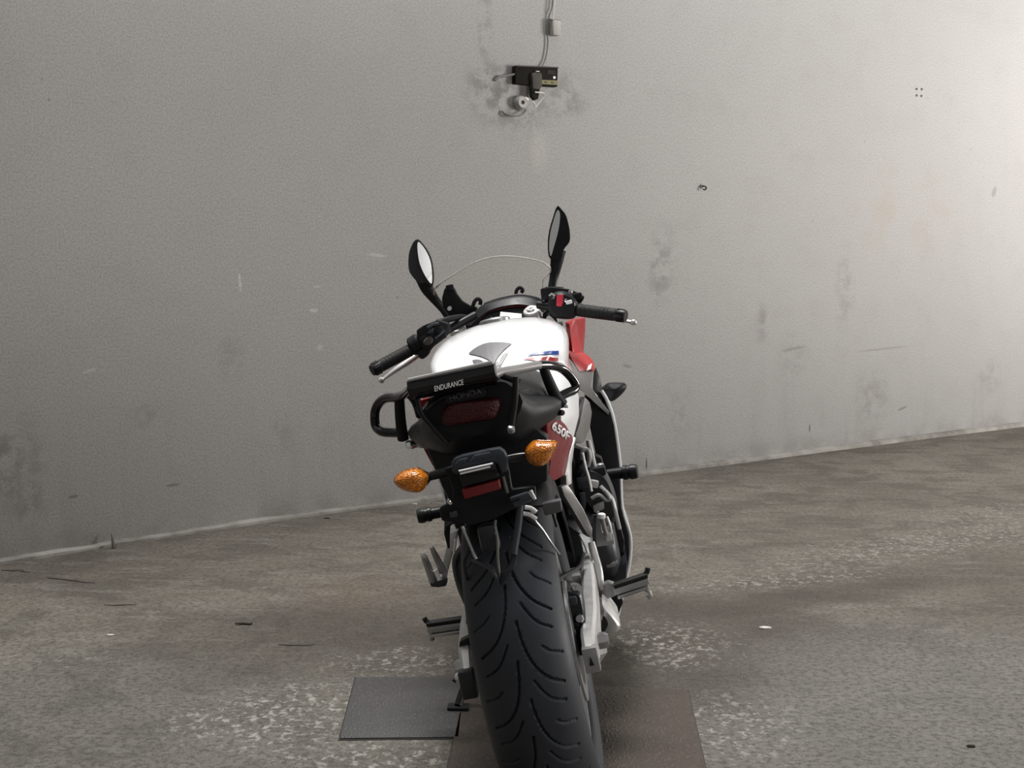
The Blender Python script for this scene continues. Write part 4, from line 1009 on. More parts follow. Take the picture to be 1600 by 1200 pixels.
def fairings():
    # nose cowl, hidden from the rear but closing the front
    def ring(y, w, zt, zb):
        return sym_ring([(0, y, zt), (w * .6, y, zt - .012), (w * .95, y, zt - .06), (w, y, (zt + zb) / 2), (w * .8, y, zb + .02), (0, y, zb)])
    n = MB().loft([ring(1.30, .17, .86, .62), ring(1.38, .160, .86, .62), ring(1.50, .13, .84, .63), ring(1.62, .06, .80, .67)], 5, 4).build('nose_cowl', 'red_paint', B, 60)
    MB().puff([(-.09, 1.575, .79), (0, 1.60, .815), (.09, 1.575, .79), (.07, 1.60, .73), (0, 1.615, .71), (-.07, 1.60, .73)], (0, .03, 0), PUFF, 4).build('headlight', 'headlight_glass', n)
    rf = dict(
        up=[(0.177,1.12,0.8899),(0.199,1.15,0.893),(0.2239,1.2,0.8911),(0.2129,1.2,0.8457),(0.1996,1.18,0.7984),(0.1842,1.12,0.8021),(0.1709,1.1,0.8063),(0.1748,1.1,0.852)],
        lo=[(0.1609,0.98,0.8289),(0.1763,1.02,0.8125),(0.2004,1.12,0.8024),(0.2149,1.12,0.7851),(0.2239,1.1,0.7685),(0.2194,1.06,0.7477),(0.1802,1,0.7625),(0.1684,0.98,0.7978)],
        chip=[(0.1984,1.035,0.7576),(0.206,1.05,0.769),(0.2173,1.07,0.7722),(0.2111,1.05,0.7591)],
        trim=[(0.146,0.93,0.8284),(0.1605,0.94,0.8076),(0.1704,0.95,0.7894),(0.1806,0.96,0.764),(0.2167,0.99,0.7541),(0.2042,0.97,0.7184),(0.2137,0.97,0.6887),(0.2374,0.97,0.6439),(0.2338,0.97,0.6341),(0.2054,0.96,0.674),(0.1859,0.95,0.705),(0.1719,0.94,0.7209),(0.1651,0.93,0.7542),(0.1472,0.93,0.7922)],
        pod=[(0.2184,1.02,0.753),(0.2254,1.03,0.7613),(0.2314,1.03,0.7302),(0.2306,1.03,0.7003),(0.2404,1,0.6732),(0.2377,0.99,0.6433),(0.2178,0.99,0.6823),(0.2059,0.99,0.7092)],
        taupe=[(0.1893,0.66,0.7237),(0.1972,0.68,0.7072),(0.1968,0.7,0.6809),(0.1846,0.7,0.6446),(0.1686,0.68,0.6213),(0.1608,0.66,0.6143),(0.1407,0.62,0.6238),(0.1499,0.62,0.6457),(0.1643,0.63,0.6701),(0.1775,0.64,0.7043)],
        band=[(0.1787,0.62,0.7252),(0.1885,0.64,0.7275),(0.1708,0.6,0.6865),(0.15,0.57,0.6521),(0.1401,0.55,0.6334),(0.1271,0.5,0.6199),(0.1293,0.5,0.6378),(0.1492,0.55,0.6704),(0.1654,0.58,0.6978)],
    )
    for s in (1, -1):
        g = (lambda k: rf[k]) if s == 1 else (lambda k: off(mx(rf[k]), (.022, 0, -.01)))
        c = MB().prism(g('up'), (-.012 * s, .10, 0), .003).build('upper_cowl', 'red_paint', B, 60)
        c = MB().prism(g('lo'), (-.02 * s, .12, 0), .004).build('cowl_shoulder', 'red_paint', B, 60)
        MB().prism(off(g('chip'), (0, -.008, 0)), (0, .004, 0)).build('cowl_flash', 'white_decal', c)
        t = MB().prism(g('trim'), (0, .012, 0), .002).build('frame_cover', 'taupe_panel', B, 60)
        MB().prism(g('pod'), (0, .03, 0), .003).build('fairing_scoop', 'black_plastic', B, 60)
        MB().prism(g('taupe'), (-.012 * s, .05, 0), .004).build('knee_panel', 'taupe_panel', B, 60)
        MB().prism(g('band'), (-.01 * s, .03, 0), .002).build('frame_band', 'black_plastic', B, 60)
        # side fairing shell: rear edge, belly line, then forward to the nose
        e0 = [(0.2285,0.99,0.7011),(0.2391,0.985,0.668),(0.2447,0.97,0.611),(0.2371,0.95,0.4985),(0.2203,0.93,0.392),(0.2264,0.93,0.3192),(0.2172,0.93,0.2651),(0.1955,0.93,0.208),(0.1515,0.93,0.1091)]
        e1 = [(p[0] * (.96 if k < 2 else 1.0), 1.16 if k < 7 else 1.12, p[2] - (.03 if k < 2 else .0) + (.02 if k > 6 else 0)) for k, p in enumerate(e0)]
        e2 = [(p[0] * .80, 1.34 - .018 * k, p[2] - .01 + (.012 * max(0, k - 3))) for k, p in enumerate(e0)]
        rows = [e0, e1, e2]
        if s == -1: rows = [mx(r) for r in rows]
        sf = MB().loft(rows, 6, 4, False, False).build('side_fairing', 'white_paint', B, 60, .005)
        MB().tube(rows[0], .0045, 8, 4).build('fairing_edge', 'white_paint', sf)
        st = [[(p[0] + .0015 * s, p[1] + .02, p[2]) for p in rows[1][3:6]], [(p[0] + .0025 * s, p[1] - .01, p[2]) for p in rows[2][2:5]]]
        MB().loft(st, 4, 4, False, False).build('fairing_stripe', 'red_decal', sf, 60, .002)
        inn = [(0.1816,0.98,0.7011),(0.2058,0.985,0.6748),(0.2368,0.985,0.665),(0.2427,0.965,0.6103),(0.2355,0.945,0.4996),(0.2187,0.925,0.3932),(0.2231,0.925,0.3209),(0.214,0.925,0.2668),(0.1942,0.925,0.2111),(0.1513,0.925,0.1175),(0.1504,0.93,0.1728),(0.1757,0.93,0.2557),(0.1793,0.93,0.3075),(0.183,0.93,0.3941),(0.1876,0.93,0.4767),(0.18,0.94,0.5236),(0.1793,0.96,0.6132)]
        MB().prism(inn if s == 1 else mx(inn), (0, .03, 0), .003).build('fairing_liner', 'black_plastic', B, 60)
        # black front indicator on a short stalk
        fi = [(0.2232,1.3,0.6739),(0.2366,1.3,0.6844),(0.2508,1.3,0.69),(0.2781,1.3,0.6854),(0.2973,1.3,0.6787),(0.2973,1.3,0.6645),(0.278,1.3,0.6476),(0.2491,1.3,0.6346),(0.2372,1.3,0.6502)]
        fo = MB().puff(fi if s == 1 else mx(fi), (0, -.03, 0), [(-1.2, .4), (-.7, .85), (0, 1), (.4, .9), (.8, .55), (1, .25)], 3).build('front_signal', 'satin_black', B)
        fl = [(0.2437,1.33,0.6801),(0.2771,1.33,0.6772),(0.2902,1.33,0.6669),(0.2716,1.33,0.6497),(0.2498,1.33,0.6446),(0.24,1.33,0.6618)]
        MB().puff(fl if s == 1 else mx(fl), (0, .03, 0), PUFF, 3).build('signal_lens', 'amber_lens', fo)

def engine():
    def rr(y, x, z0, z1):
        b = .03
        return [(-x + b, y, z0), (x - b, y, z0), (x, y, z0 + b), (x, y, z1 - b), (x - b, y, z1), (-x + b, y, z1), (-x, y, z1 - b), (-x, y, z0 + b)]
    cc = MB().grid([rr(.50, .115, .30, .46), rr(.54, .14, .27, .48), rr(.70, .15, .25, .50), rr(.86, .14, .26, .50), rr(.92, .12, .30, .48)]).build('crankcase', 'engine_dark', B)
    MB().grid([[(p[0], p[1] + .0, p[2]) for p in rr(.66, .13, .46, .70)], rr(.80, .135, .46, .73), rr(.90, .13, .48, .72)]).build('cylinder_block', 'engine_dark', B)
    c = MB().spin((.14, .66, .37), (.195, .66, .37), [(0, .105), (.5, .105), (.75, .098), (.95, .08), (1, .05)], 36).build('clutch_cover', 'engine_dark', B)
    for k in range(7):
        a = 2 * math.pi * k / 7
        MB().spin((.16, .66 + .097 * math.cos(a), .37 + .097 * math.sin(a)), (.188, .66 + .097 * math.cos(a), .37 + .097 * math.sin(a)), [(0, .009), (.7, .009), (.75, .006), (1, .006)], 8).build('cover_bolt', 'steel', c)
    c = MB().spin((-.14, .72, .37), (-.19, .72, .37), [(0, .095), (.5, .095), (.8, .085), (1, .05)], 32).build('alternator_cover', 'engine_dark', B)
    # visible castings and plumbing on the right flank, behind the rider's foot
    MB().puff([(0.135,0.6,0.5566),(0.1588,0.6,0.566),(0.1843,0.6,0.553),(0.2041,0.6,0.527),(0.2126,0.6,0.4841),(0.2116,0.6,0.44),(0.1946,0.6,0.4179),(0.1697,0.6,0.434),(0.1472,0.6,0.4622),(0.1329,0.6,0.5)], (0, .08, 0), [(-.1, .85), (.1, 1), (1, 1)], 3).build('side_casting', 'engine_dark', B)
    MB().prism([(0.1559,0.57,0.4755),(0.1843,0.57,0.4777),(0.181,0.57,0.4611),(0.1553,0.57,0.4567)], (0, .02, 0), .003).build('casting_face', 'cast_alloy', B)
    MB().tube([(0.1828,0.58,0.5156),(0.1971,0.58,0.4939),(0.2045,0.58,0.4767),(0.2059,0.58,0.4448),(0.2072,0.6,0.4027)], .0048, 8).build('coolant_pipe', 'silver_alloy', B)
    MB().tube([(0.1566,0.56,0.4944),(0.176,0.56,0.4984),(0.1914,0.56,0.4828),(0.1986,0.56,0.4877),(0.1903,0.56,0.5081)], .0045, 8).build('coolant_pipe', 'cast_alloy', B)
    MB().tube([(0.1755,0.62,0.6247),(0.1759,0.62,0.5881),(0.1773,0.62,0.5561)], [.006, .007, .006], 8).build('heat_pipe', 'cast_alloy', B)
    MB().tube([(0.1517,0.6,0.5848),(0.159,0.6,0.6055),(0.171,0.6,0.6031),(0.1697,0.6,0.5812),(0.1618,0.6,0.5654)], .0055, 8).build('thermostat_loop', 'cast_alloy', B)
    MB().tube([(0.158,0.54,0.608),(0.1585,0.54,0.5722),(0.1607,0.54,0.5454),(0.1605,0.54,0.5143)], .0035, 8).build('brake_rod', 'silver_alloy', B)
    MB().box((0.1676,0.62,0.5469), (.07, .05, .022), None, .006).build('engine_mount', 'satin_black', B)
    MB().box((0.1436,0.6,0.5296), (.03, .03, .03), None, .006).build('sensor_block', 'slate_plastic', B)
    MB().prism([(0.1305,0.56,0.5106),(0.1445,0.56,0.5109),(0.1426,0.56,0.4862),(0.1356,0.56,0.4672),(0.1286,0.56,0.4859)], (0, .02, 0), .003).build('linkage_cover', 'slate_plastic', B)
    MB().box((0.1691,0.58,0.5246), (.022, .02, .018), Matrix.Rotation(.4, 3, 'Y'), .005).build('sensor_cap', 'silver_alloy', B)
    MB().tube([(0.1785,0.6,0.5242),(0.1914,0.6,0.5263),(0.1984,0.6,0.5297)], .005, 8).build('hose_clamp', 'chrome', B)
    MB().spin((0.1908,0.66,0.5585), (0.1905,0.66,0.5489), [(0, .006), (.3, .010), (.7, .010), (1, .006)], 12).build('mount_bolt', 'cast_alloy', B)
    MB().prism([(0.1293,0.7,0.6103),(0.1972,0.7,0.5642),(0.206,0.7,0.4321),(0.2119,0.7,0.3491),(0.1898,0.7,0.2713),(0.1384,0.7,0.2731),(0.1327,0.7,0.3647),(0.1098,0.7,0.4512)], (0, .05, 0), .006).build('engine_flank', 'satin_black', B)
    # frame sliders with stepped ends, both sides
    for a, b in (((0.1664,0.84,0.5023), (0.2782,0.82,0.4967)), ((-0.1909,0.84,0.4883), (-0.3001,0.82,0.4915))):
        o = MB().spin(a, b, [(0, .0105), (.30, .0105), (.32, .0145), (.66, .0150), (.68, .0190), (.76, .0190), (.77, .0172), (.83, .0172), (.84, .0195), (.93, .0195), (1, .0165)], 26).build('frame_slider', 'black_plastic', B)
        a, b = V(a), V(b)
        MB().spin(tuple(b - (b - a) * .005), tuple(b + (b - a) * .006), [(0, .011), (1, .010)], 16).build('slider_bolt', 'engine_dark', o)
    MB().prism([(0.0864,-0.19,0.6289),(0.1225,-0.19,0.629),(0.1205,-0.19,0.6075),(0.0876,-0.19,0.6055)], (0, .03, 0), .003).build('regulator_box', 'seat_grey', B)
    # exhaust: headers, collector box and the short tip on the right
    mf = MB().grid([rr(.34, .10, .15, .27), rr(.42, .125, .13, .29), rr(.66, .125, .13, .26), rr(.78, .09, .14, .23)]).build('muffler', 'cast_alloy', B)
    for x in (-.09, -.03, .03, .09):
        MB().tube([(x, .88, .58), (x, .98, .52), (x, 1.0, .36), (x * .8, .92, .22), (x * .5, .76, .19)], .019, 12).build('header_pipe', 'cast_alloy', mf)
    tip = [(0.1408,0.33,0.3006),(0.151,0.33,0.2868),(0.1615,0.33,0.267),(0.1701,0.33,0.2447),(0.163,0.33,0.2313),(0.1446,0.33,0.2259),(0.1225,0.33,0.2243),(0.1237,0.33,0.2448),(0.1331,0.33,0.277)]
    MB().puff(tip, (0, -.02, 0), [(-7, .9), (-2.5, .98), (0, 1.0), (.5, .97), (.8, .88), (1, .7)], 3).build('exhaust_tip', 'silver_alloy', mf)
    MB().puff([(0.1382,0.312,0.2748),(0.1434,0.312,0.265),(0.1436,0.312,0.2517),(0.1325,0.312,0.2392),(0.1272,0.312,0.2417),(0.1312,0.312,0.2615)], (0, -.004, 0), [(-1, 1), (.4, 1), (1, .9)], 3).build('tip_opening', 'shadow_gap', mf)
    MB().prism([(0.1492,0.55,0.2589),(0.1775,0.55,0.2613),(0.1819,0.55,0.2367),(0.1615,0.55,0.2043),(0.1511,0.55,0.2222)], (0, .25, 0), .004).build('belly_pan', 'satin_black', B)
    MB().prism([(0.1599,0.6,0.2924),(0.2099,0.6,0.3225),(0.2004,0.6,0.2829),(0.1779,0.6,0.2569),(0.1583,0.6,0.2607)], (0, .30, 0), .004).build('lower_fairing', 'blue_black', B)

def frame_and_feet():
    # rear frame plates and rails, both sides
    up = [(0.1255,0.44,0.6378),(0.146,0.48,0.6372),(0.132,0.46,0.5974),(0.1239,0.44,0.5569),(0.1101,0.42,0.5539),(0.1174,0.43,0.5974)]
    bar = [(0.1,0.4,0.5608),(0.1145,0.42,0.5606),(0.1231,0.43,0.5376),(0.1379,0.45,0.4933),(0.1482,0.47,0.4402),(0.1437,0.47,0.4182),(0.134,0.46,0.4298),(0.1183,0.44,0.4854),(0.1022,0.41,0.5363)]
    for s in (1, -1):
        f = MB().prism(up if s == 1 else mx(up), (-.015 * s, .03, 0), .003).build('frame_plate', 'grey_frame', B)
        MB().prism(bar if s == 1 else mx(bar), (-.012 * s, .02, 0), .004).build('frame_rail', 'grey_frame', B)
        st = [(s * .10, .10, .76), (s * .115, .35, .70), (s * .12, .60, .66)]
        MB().tube(st, .014, 12).build('subframe_tube', 'satin_black', B)
        sp = [(s * .10, .52, .46), (s * .105, .62, .60), (s * .12, .80, .74), (s * .10, 1.02, .82)]
        MB().tube(sp, .020, 12, 6, 1.6).build('frame_spar', 'satin_black', B)
    MB().tube([(0.1391,0.46,0.4105),(0.1405,0.45,0.3879),(0.1438,0.43,0.3537),(0.1435,0.42,0.3303),(0.1405,0.42,0.3081)], [.008, .009, .009, .008, .007], 12).build('peg_hanger', 'silver_alloy', B)
    MB().tube([(0.1183,0.42,0.441),(0.125,0.42,0.4156),(0.1272,0.42,0.397)], .003, 8).build('hanger_edge', 'silver_alloy', B)
    # heel plate and brake cylinder on the right
    hp = MB().prism([(0.1649,0.44,0.4793),(0.1715,0.44,0.4825),(0.169,0.44,0.433),(0.181,0.44,0.4261),(0.1922,0.44,0.4299),(0.1907,0.44,0.3999),(0.1507,0.44,0.4017),(0.1519,0.44,0.4227)], (0, .012, 0), .002).build('heel_plate', 'cast_alloy', B)
    MB().tube([(0.1754,0.43,0.473),(0.1764,0.43,0.4487),(0.1781,0.43,0.4272)], [.007, .006, .006], 10).build('rear_master_cylinder', 'cast_alloy', hp)
    MB().spin((0.1742,0.43,0.4672), (0.1766,0.43,0.4788), [(0, .009), (.8, .009), (1, .005)], 12).build('cylinder_cap', 'white_decal', hp)
    MB().tube([(0.1863,0.43,0.4678),(0.1893,0.43,0.4461),(0.1887,0.43,0.4281)], .0035, 8).build('plate_edge', 'silver_alloy', hp)
    MB().box((0.1815,0.43,0.422), (.014, .012, .020), None, .004).build('cylinder_clevis', 'silver_alloy', hp)
    # rider pegs: rubber top, alloy bar, feeler pin
    for a, b, fe, br in (((0.1683,0.4,0.3076), (0.2516,0.4,0.3184), [(0.2393,0.4,0.2937),(0.2467,0.4,0.2863),(0.2475,0.4,0.2756),(0.241,0.4,0.2724)], [(0.1368,0.42,0.3119),(0.1595,0.42,0.3211),(0.1755,0.42,0.3119),(0.1702,0.42,0.2857),(0.1455,0.42,0.2814),(0.1324,0.42,0.29)]), ((-0.1822,0.4,0.2986), (-0.2656,0.4,0.3026), [(-0.2559,0.4,0.2916),(-0.261,0.4,0.2819),(-0.26,0.4,0.2725),(-0.2654,0.4,0.2751)], [(-0.1564,0.42,0.3005),(-0.1761,0.42,0.3074),(-0.1954,0.42,0.3019),(-0.1997,0.42,0.2813),(-0.18,0.42,0.2744),(-0.162,0.42,0.274)])):
        a, b = V(a), V(b); d = b - a
        up = V((0, 0, 1)); n = np.cross(d, up); n /= np.linalg.norm(n)
        w = .016
        def slab(z0, z1, hw, e0=0.0, e1=1.0):
            p, q = a + d * e0, a + d * e1
            return [tuple(p - n * hw + up * z0), tuple(q - n * hw + up * z0), tuple(q - n * hw + up * z1), tuple(p - n * hw + up * z1)]
        o = MB().prism(slab(-.012, .003, w), tuple(n * 2 * w), .003).build('rider_peg', 'cast_alloy', B)
        MB().prism(slab(.004, .012, w, .03, 1.0), tuple(n * 2 * w), .003).build('peg_rubber', 'grip_rubber', o)
        MB().prism(slab(-.024, -.015, w * .8, .08, .95), tuple(n * 1.6 * w), .003).build('peg_underside', 'steel', o)
        q = b
        MB().tube([tuple(q + up * .010 - d * .06), tuple(q + up * .014), tuple(q + d * .04 + up * .022)], .006, 8).build('peg_upstand', 'grip_rubber', o)
        MB().tube(fe, .0048, 8).build('feeler_pin', 'cast_alloy', o)
        MB().prism(br, (0, .03, 0), .004).build('peg_bracket', 'cast_alloy', o)
    # left hanger with the folded passenger peg
    lh = MB().prism([(-0.1404,0.18,0.5438),(-0.1214,0.18,0.5484),(-0.1332,0.18,0.5186),(-0.1511,0.18,0.487),(-0.1662,0.18,0.4548),(-0.1719,0.18,0.4348),(-0.1816,0.18,0.4353),(-0.1726,0.18,0.4772),(-0.1553,0.18,0.5131)], (0, .018, 0), .003).build('peg_hanger', 'silver_alloy', B)
    MB().tube([(-0.1294,0.17,0.5325),(-0.1341,0.17,0.5167),(-0.139,0.17,0.5064)], .003, 8).build('hanger_edge', 'white_decal', lh)
    pg = MB().tube([(-0.1916,0.15,0.4515),(-0.1936,0.14,0.4821),(-0.1962,0.13,0.5098),(-0.1978,0.13,0.5184)], [.009, .0085, .007, .0055], 12).build('passenger_peg', 'cast_alloy', B)
    MB().spin((-0.1966,0.128,0.5131), (-0.1976,0.128,0.5243), [(0, .006), (.4, .0065), (1, .003)], 12).build('peg_tip', 'silver_alloy', pg)
    MB().tube([(-0.1679,0.15,0.4719),(-0.1712,0.14,0.4971),(-0.1749,0.13,0.5194),(-0.1769,0.13,0.5294)], [.0085, .0075, .006, .005], 12).build('peg_arm', 'cast_alloy', pg)
    MB().spin((-0.1762,0.13,0.5265), (-0.1774,0.13,0.5337), [(0, .0048), (.5, .005), (1, .003)], 10).build('peg_tip', 'silver_alloy', pg)
    MB().prism([(-0.1974,0.14,0.4578),(-0.1728,0.14,0.4572),(-0.1625,0.14,0.4538),(-0.1664,0.14,0.442),(-0.1841,0.14,0.4427),(-0.1984,0.14,0.4469)], (0, .03, 0), .003).build('peg_knuckle', 'engine_dark', pg)
    MB().tube([(-0.1814,0.138,0.4801),(-0.1784,0.138,0.4685),(-0.1764,0.138,0.4584)], .005, 8).build('peg_spring', 'white_decal', pg)
    MB().tube([(-0.1069,0.22,0.5007),(-0.1241,0.22,0.4728),(-0.1262,0.2,0.4281),(-0.1241,0.18,0.3902)], [.02, .03, .028, .02], 10).build('chain_side_cover', 'blue_black', B)
    MB().tube([(-0.0842,0.1,0.5108),(-0.1027,0.1,0.4612),(-0.1096,0.1,0.4351)], .003, 8).build('left_cable', 'silver_alloy', B)
    # side stand: leg reaching to the ground on the left, flat foot
    ft = (-0.2599,0.565,0.0593)
    s = MB().tube([(-.13, .60, .27), (-0.2244,0.6,0.1135), (-0.2433,0.585,0.0861), ft], [.013, .0115, .011, .010], 12).build('side_stand', 'black_plastic', B)
    rot = Matrix.Rotation(LEAN, 3, 'Y')
    MB().box((ft[0], ft[1], ft[2] - .003), (.052, .042, .007), rot, .002).build('stand_foot', 'satin_black', s)
    MB().tube([(-0.2563,0.58,0.1129),(-0.2627,0.58,0.1206)], .003, 8).build('stand_tang', 'black_plastic', s)

def front_wheel():
    c = (0, 1.45, .300)
    o = rim('front_rim', c, .216, .045, B)
    tyre('tyre', c, .300, .060, .055, 160, 24, 0, o)
    for s in (1, -1):
        d = MB(); d.ring_x([(s * .062, .155), (s * .067, .155), (s * .067, .105), (s * .062, .105)], c, 56)
        d.build('brake_disc', 'steel', B)
        MB().box((s * .085, 1.36, .37), (.05, .06, .10), Matrix.Rotation(-.5, 3, 'X'), .01).build('front_caliper', 'engine_dark', B)
    secs = []
    for t in np.linspace(math.radians(10), math.radians(140), 9):
        r = .322
        secs.append([(x, 1.45 - (r - d) * math.cos(t), .30 + (r - d) * math.sin(t)) for x, d in ((-.078, .06), (-.070, .01), (-.03, 0), (0, 0), (.03, 0), (.070, .01), (.078, .06))])
    MB().loft(secs, 3, 3, False, False).build('front_mudguard', 'red_paint', B, 50, .004)
    MB().spin((-.12, 1.45, .30), (.12, 1.45, .30), [(0, .013), (1, .013)], 16).build('front_axle', 'steel', B)

tank(); cockpit(); windscreen(); mirrors(); fairings(); engine(); frame_and_feet(); front_wheel()

# ------------------------------------------------------------------ things on the bike, on the wall and on the floor
def paper_tag():
    o = empty('paper_tag'); o.parent = None
    root = Matrix.Translation(bike.location) @ Matrix.Rotation(-LEAN, 4, 'Y')
    pts = [tuple(root @ Vector(p)) for p in [(0.0045,1.03,0.9596),(0.0591,1.03,0.9431),(0.0569,0.985,0.9228),(-0.0018,0.985,0.9331)]]
    c = sum(V(p) for p in pts) / 4
    o.location = tuple(c)
    MB().prism(off(pts, -c), (0, .0008, -.0008)).build('card', 'paper', o)
    e = root @ Vector((0.0115,0.992,0.9405))
    MB().spin(tuple(V(e) - c), tuple(V(e) - c + V((0, .004, 0))), [(0, .0025), (0.1, .006), (1, .006)], 14).build('eyelet', 'taupe_panel', o)
    tag(o, 'small white card tag tied to the motorcycle ignition key', 'tag')
paper_tag()

def wall_frame(name, px_s, px_z, label, cat, out=0.0):
    p, t, n = on_wall(px_s, px_z, out)
    o = empty(name, p, (0, 0, math.atan2(t.y, t.x)))   # local x along the wall to the right, -y out of the wall, z up
    tag(o, label, cat)
    return o
def wl(o, s0, z0, pts):
    return [(s - s0, -out, z - z0) for (s, z), out in pts]

def wall_things():
    s0, z0 = (6.391,1.927)
    o = wall_frame('junction_box', s0, z0, 'dark metal electrical box with yellow label fixed high on the wall', 'electrical box')
    a = (6.27,1.968); b = (6.514,1.981); c = (6.511,1.889); d = (6.27,1.887)
    L = lambda p, out: (p[0] - s0, -out, p[1] - z0)
    MB().prism([L(a, .030), L(b, .030), L(c, .030), L(d, .030)], (0, .030, 0), .004).build('case', 'fixture_black', o)
    MB().prism([L((6.274,1.97), .034), L((6.514,1.981), .034), L((6.514,1.976), .034), L((6.274,1.965), .034)], (0, .034, 0)).build('top_rim', 'fixture_grey', o)
    MB().prism([L((6.45,1.963), .032), L((6.499,1.965), .032), L((6.499,1.944), .032), L((6.45,1.944), .032)], (0, .01, 0)).build('cover_window', 'shadow_gap', o)
    MB().prism([L((6.484,1.936), .033), L((6.497,1.937), .033), L((6.497,1.927), .033), L((6.484,1.925), .033)], (0, .008, 0)).build('indicator', 'white_decal', o)
    lb = MB().prism([L((6.417,1.915), .033), L((6.511,1.919), .033), L((6.511,1.898), .033), L((6.417,1.896), .033)], (0, .008, 0)).build('label_strip', 'fixture_label', o)
    for q in ((6.439,1.906), (6.477,1.907)):
        MB().box((q[0] - s0, -.0335, q[1] - z0), (.014, .001, .006)).build('label_mark', 'fixture_grey', lb)
    MB().prism([L((6.362,1.943), .045), L((6.402,1.946), .045), L((6.41,1.935), .045), L((6.41,1.888), .045), L((6.399,1.869), .045), L((6.358,1.869), .045), L((6.354,1.931), .045)], (0, .03, 0), .004).build('plug', 'fixture_grey', o)
    MB().prism([L((6.354,1.869), .04), L((6.402,1.87), .04), L((6.391,1.825), .04), L((6.373,1.818), .04), L((6.354,1.834), .04)], (0, .02, 0), .003).build('plug_neck', 'fixture_black', o)
    MB().spin(L((6.387,1.948), .04), L((6.387,1.952), .04), [(0, .010), (1, .007)], 12).build('plug_screw', 'cable_white', o)
    # round socket below
    s1, z1 = (6.307,1.805)
    k = wall_frame('lamp_socket', s1, z1, 'round grey lamp socket on the wall just below the dark box', 'socket')
    MB().spin((0, 0, 0), (0, -.036, 0), [(0, .033), (.5, .033), (.7, .030), (1, .025)], 28).build('base', 'socket_porcelain', k)
    MB().spin((.0, -.032, 0), (.0, -.0375, 0), [(0, .010), (1, .009)], 16).build('contact_hole', 'shadow_gap', k)
    MB().box((.022, -.032, .016), (.022, .016, .016), Matrix.Rotation(.5, 3, 'Y'), .006).build('rim_lug', 'cable_white', k)
    # flex from plug to socket, loop of cable, feed cables
    def cable(name, label, pts, r, material):
        P = []
        for (s, z), out in pts:
            p, t, n = on_wall(s, z, out); P.append(tuple(p))
        e = empty(name, P[0]); tag(e, label, 'cable')
        MB().tube(off(P, -V(P[0])), r, 8).build('sheath', material, e)
        return e, P[0]
    cable('flex_cable', 'short white flex twisted between the dark box and round socket', [((6.358,1.852), .06), ((6.41,1.85), .06), ((6.406,1.826), .05), ((6.376,1.789), .04), ((6.365,1.803), .045), ((6.351,1.81), .05)], .003, 'cable_white')
    cable('loose_cable', 'grey cable hanging in a loop under the round wall socket', [((6.209,1.761), .006), ((6.223,1.747), .02), ((6.259,1.741), .03), ((6.303,1.749), .03), ((6.336,1.774), .02)], .0045, 'cable_grey')
    cable('stub_cable', 'short grey cable entering the dark wall box from the left', [((6.17,1.897), .006), ((6.191,1.913), .01), ((6.234,1.922), .012), ((6.274,1.931), .02)], .0055, 'cable_grey')
    cable('feed_cable', 'grey cable running up the wall from the dark box', [((6.432,1.978), .012), ((6.45,2.005), .010), ((6.462,2.042), .010), ((6.469,2.095), .010), ((6.465,2.156), .010), ((6.476,2.216), .010), ((6.495,2.268), .010), ((6.498,2.408), .010)], .0032, 'cable_grey')
    cable('white_cable', 'thin white cable dropping into the white wall connector', [((6.498,2.408), .024), ((6.496,2.291), .024), ((6.491,2.238), .024), ((6.487,2.191), .02)], .004, 'cable_white')
    s2, z2 = (6.503,2.16)
    w = wall_frame('cable_connector', s2, z2, 'small white cable connector block near the top of the wall', 'connector')
    MB().box((0, -.02, 0), (.045, .035, .07), None, .008).build('block', 'plaster_chip', w)
    MB().box((-.002, -.022, .037), (.06, .012, .005), None, .001).build('cap_edge', 'cable_grey', w)
    # four plugged anchor holes and a small hook
    for i, (px, nm) in enumerate((((9.277,2.083), 'upper left'), ((9.327,2.085), 'upper right'), ((9.279,2.046), 'lower left'), ((9.325,2.046), 'lower right'))):
        h = wall_frame('wall_anchor', px[0], px[1], nm + ' of four tiny dark anchor plugs on the bright wall', 'wall plug')
        h['group'] = 'four anchor plugs on the wall'
        MB().spin((0, 0, 0), (0, -.004, 0), [(0, .008), (1, .007)], 12).build('plug_rim', 'cable_grey', h)
        MB().spin((0, -.003, 0), (0, -.0045, 0), [(0, .004), (1, .004)], 10).build('plug_hole', 'shadow_gap', h)
    hs, hz = (7.486,1.453)
    h = wall_frame('wall_hook', hs, hz, 'small rusty hook in the wall to the right of the mirrors', 'hook')
    MB().tube([(0, 0, .006), (0, -.02, .006), (.004, -.03, -.002), (.0, -.026, -.012), (-.008, -.018, -.010)], .004, 8).build('hook_wire', 'fixture_grey', h)
    MB().spin((0, 0, .006), (0, -.004, .006), [(0, .014), (1, .012)], 14).build('hook_plate', 'cable_grey', h)
wall_things()

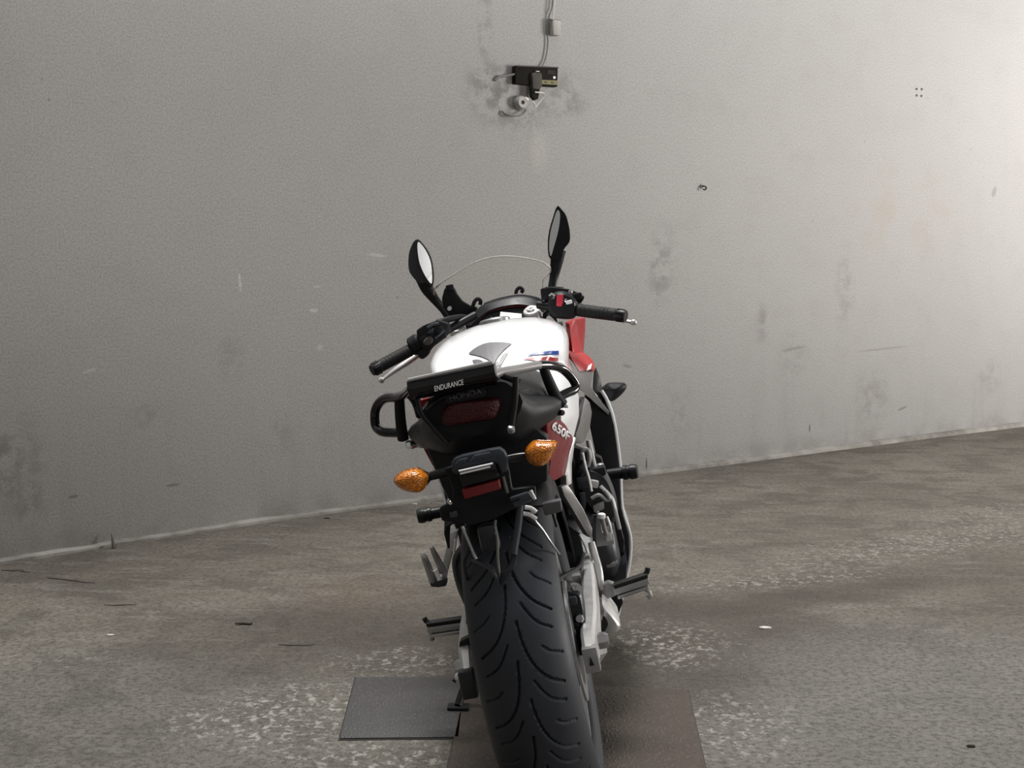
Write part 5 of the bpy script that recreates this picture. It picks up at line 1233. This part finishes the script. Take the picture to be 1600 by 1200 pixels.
def debris():
    rr = random.Random(11)
    def twig(xy, length, rz, label, material='twig_bark', r=.0017):
        o = empty('twig', (xy[0], xy[1], 0)); tag(o, label, 'twig')
        P = []
        for i in range(5):
            u = i / 4 - .5
            P.append((math.cos(rz) * u * length + rr.uniform(-.006, .006), math.sin(rz) * u * length + rr.uniform(-.006, .006), r * .9 + rr.uniform(0, .002)))
        MB().tube(P, [r * .7, r, r, r * .9, r * .5], 7, 4).build('stem', material, o)
        q = P[2]
        MB().tube([q, (q[0] + math.cos(rz + .7) * length * .18, q[1] + math.sin(rz + .7) * length * .18, r * .8)], [r * .6, r * .3], 6, 0).build('side_shoot', material, o)
    def chip(xy, size, label, material='plaster_chip'):
        n = 7; pts = []
        for i in range(n):
            a = 2 * math.pi * i / n
            pts.append((math.cos(a) * size * rr.uniform(.7, 1.2), math.sin(a) * size * rr.uniform(.5, .8), 0.0))
        o = MB().prism(pts, (0, 0, size * .25), size * .05).build('plaster_chip', material)
        o.location = (xy[0], xy[1], 0.0); tag(o, label, 'chip')
    twig((-0.9756,1.33), .055, .2, 'short reddish brown twig lying on the bare floor left of the motorcycle', r=.004)
    twig((-0.7704,1.11), .10, .1, 'thin dry twig on the floor left of the steel cover')
    twig((-1.945,1.998), .12, -.2, 'dark dry twig on the floor beside the wall at far left')
    twig((-1.702,1.863), .20, -.35, 'long curved dark twig on the floor near the left end of the wall')
    twig((-1.419,1.541), .10, .05, 'dark twig lying alone on the left of the floor below the curved one')
    chip((0.5733,1.365), .018, 'largest pale plaster chip on the floor right of the motorcycle')
    chip((-1.336,1.19), .012, 'small pale plaster chip on the floor at far left')
    chip((-0.7149,3.412), .012, 'small pale pebble at the foot of the wall left of the frame slider')
    chip((-1.043,3.054), .012, 'small dark pebble against the skirting left of the motorcycle', 'fixture_black')
    chip((0.9031,0.3677), .012, 'dark pebble on the floor at lower right', 'fixture_black')
    chip((0.0688,0.7015), .010, 'dark stone chip on the rusty cover right of the tyre', 'fixture_black')
    # splinter leaning on the skirting at the left
    g = (-1.733,2.401)
    o = empty('splinter', (g[0], g[1], 0)); tag(o, 'dark pointed splinter standing against the skirting at the left', 'splinter')
    MB().tube([(0, 0, 0), (-.008, .012, .025), (-.018, .025, .055)], [.007, .005, .001], 7, 3).build('shard', 'twig_bark', o)
    MB().tube([(.002, .0, 0), (.008, .008, .014)], [.005, .001], 6, 0).build('side_splinter', 'twig_bark', o)
debris()
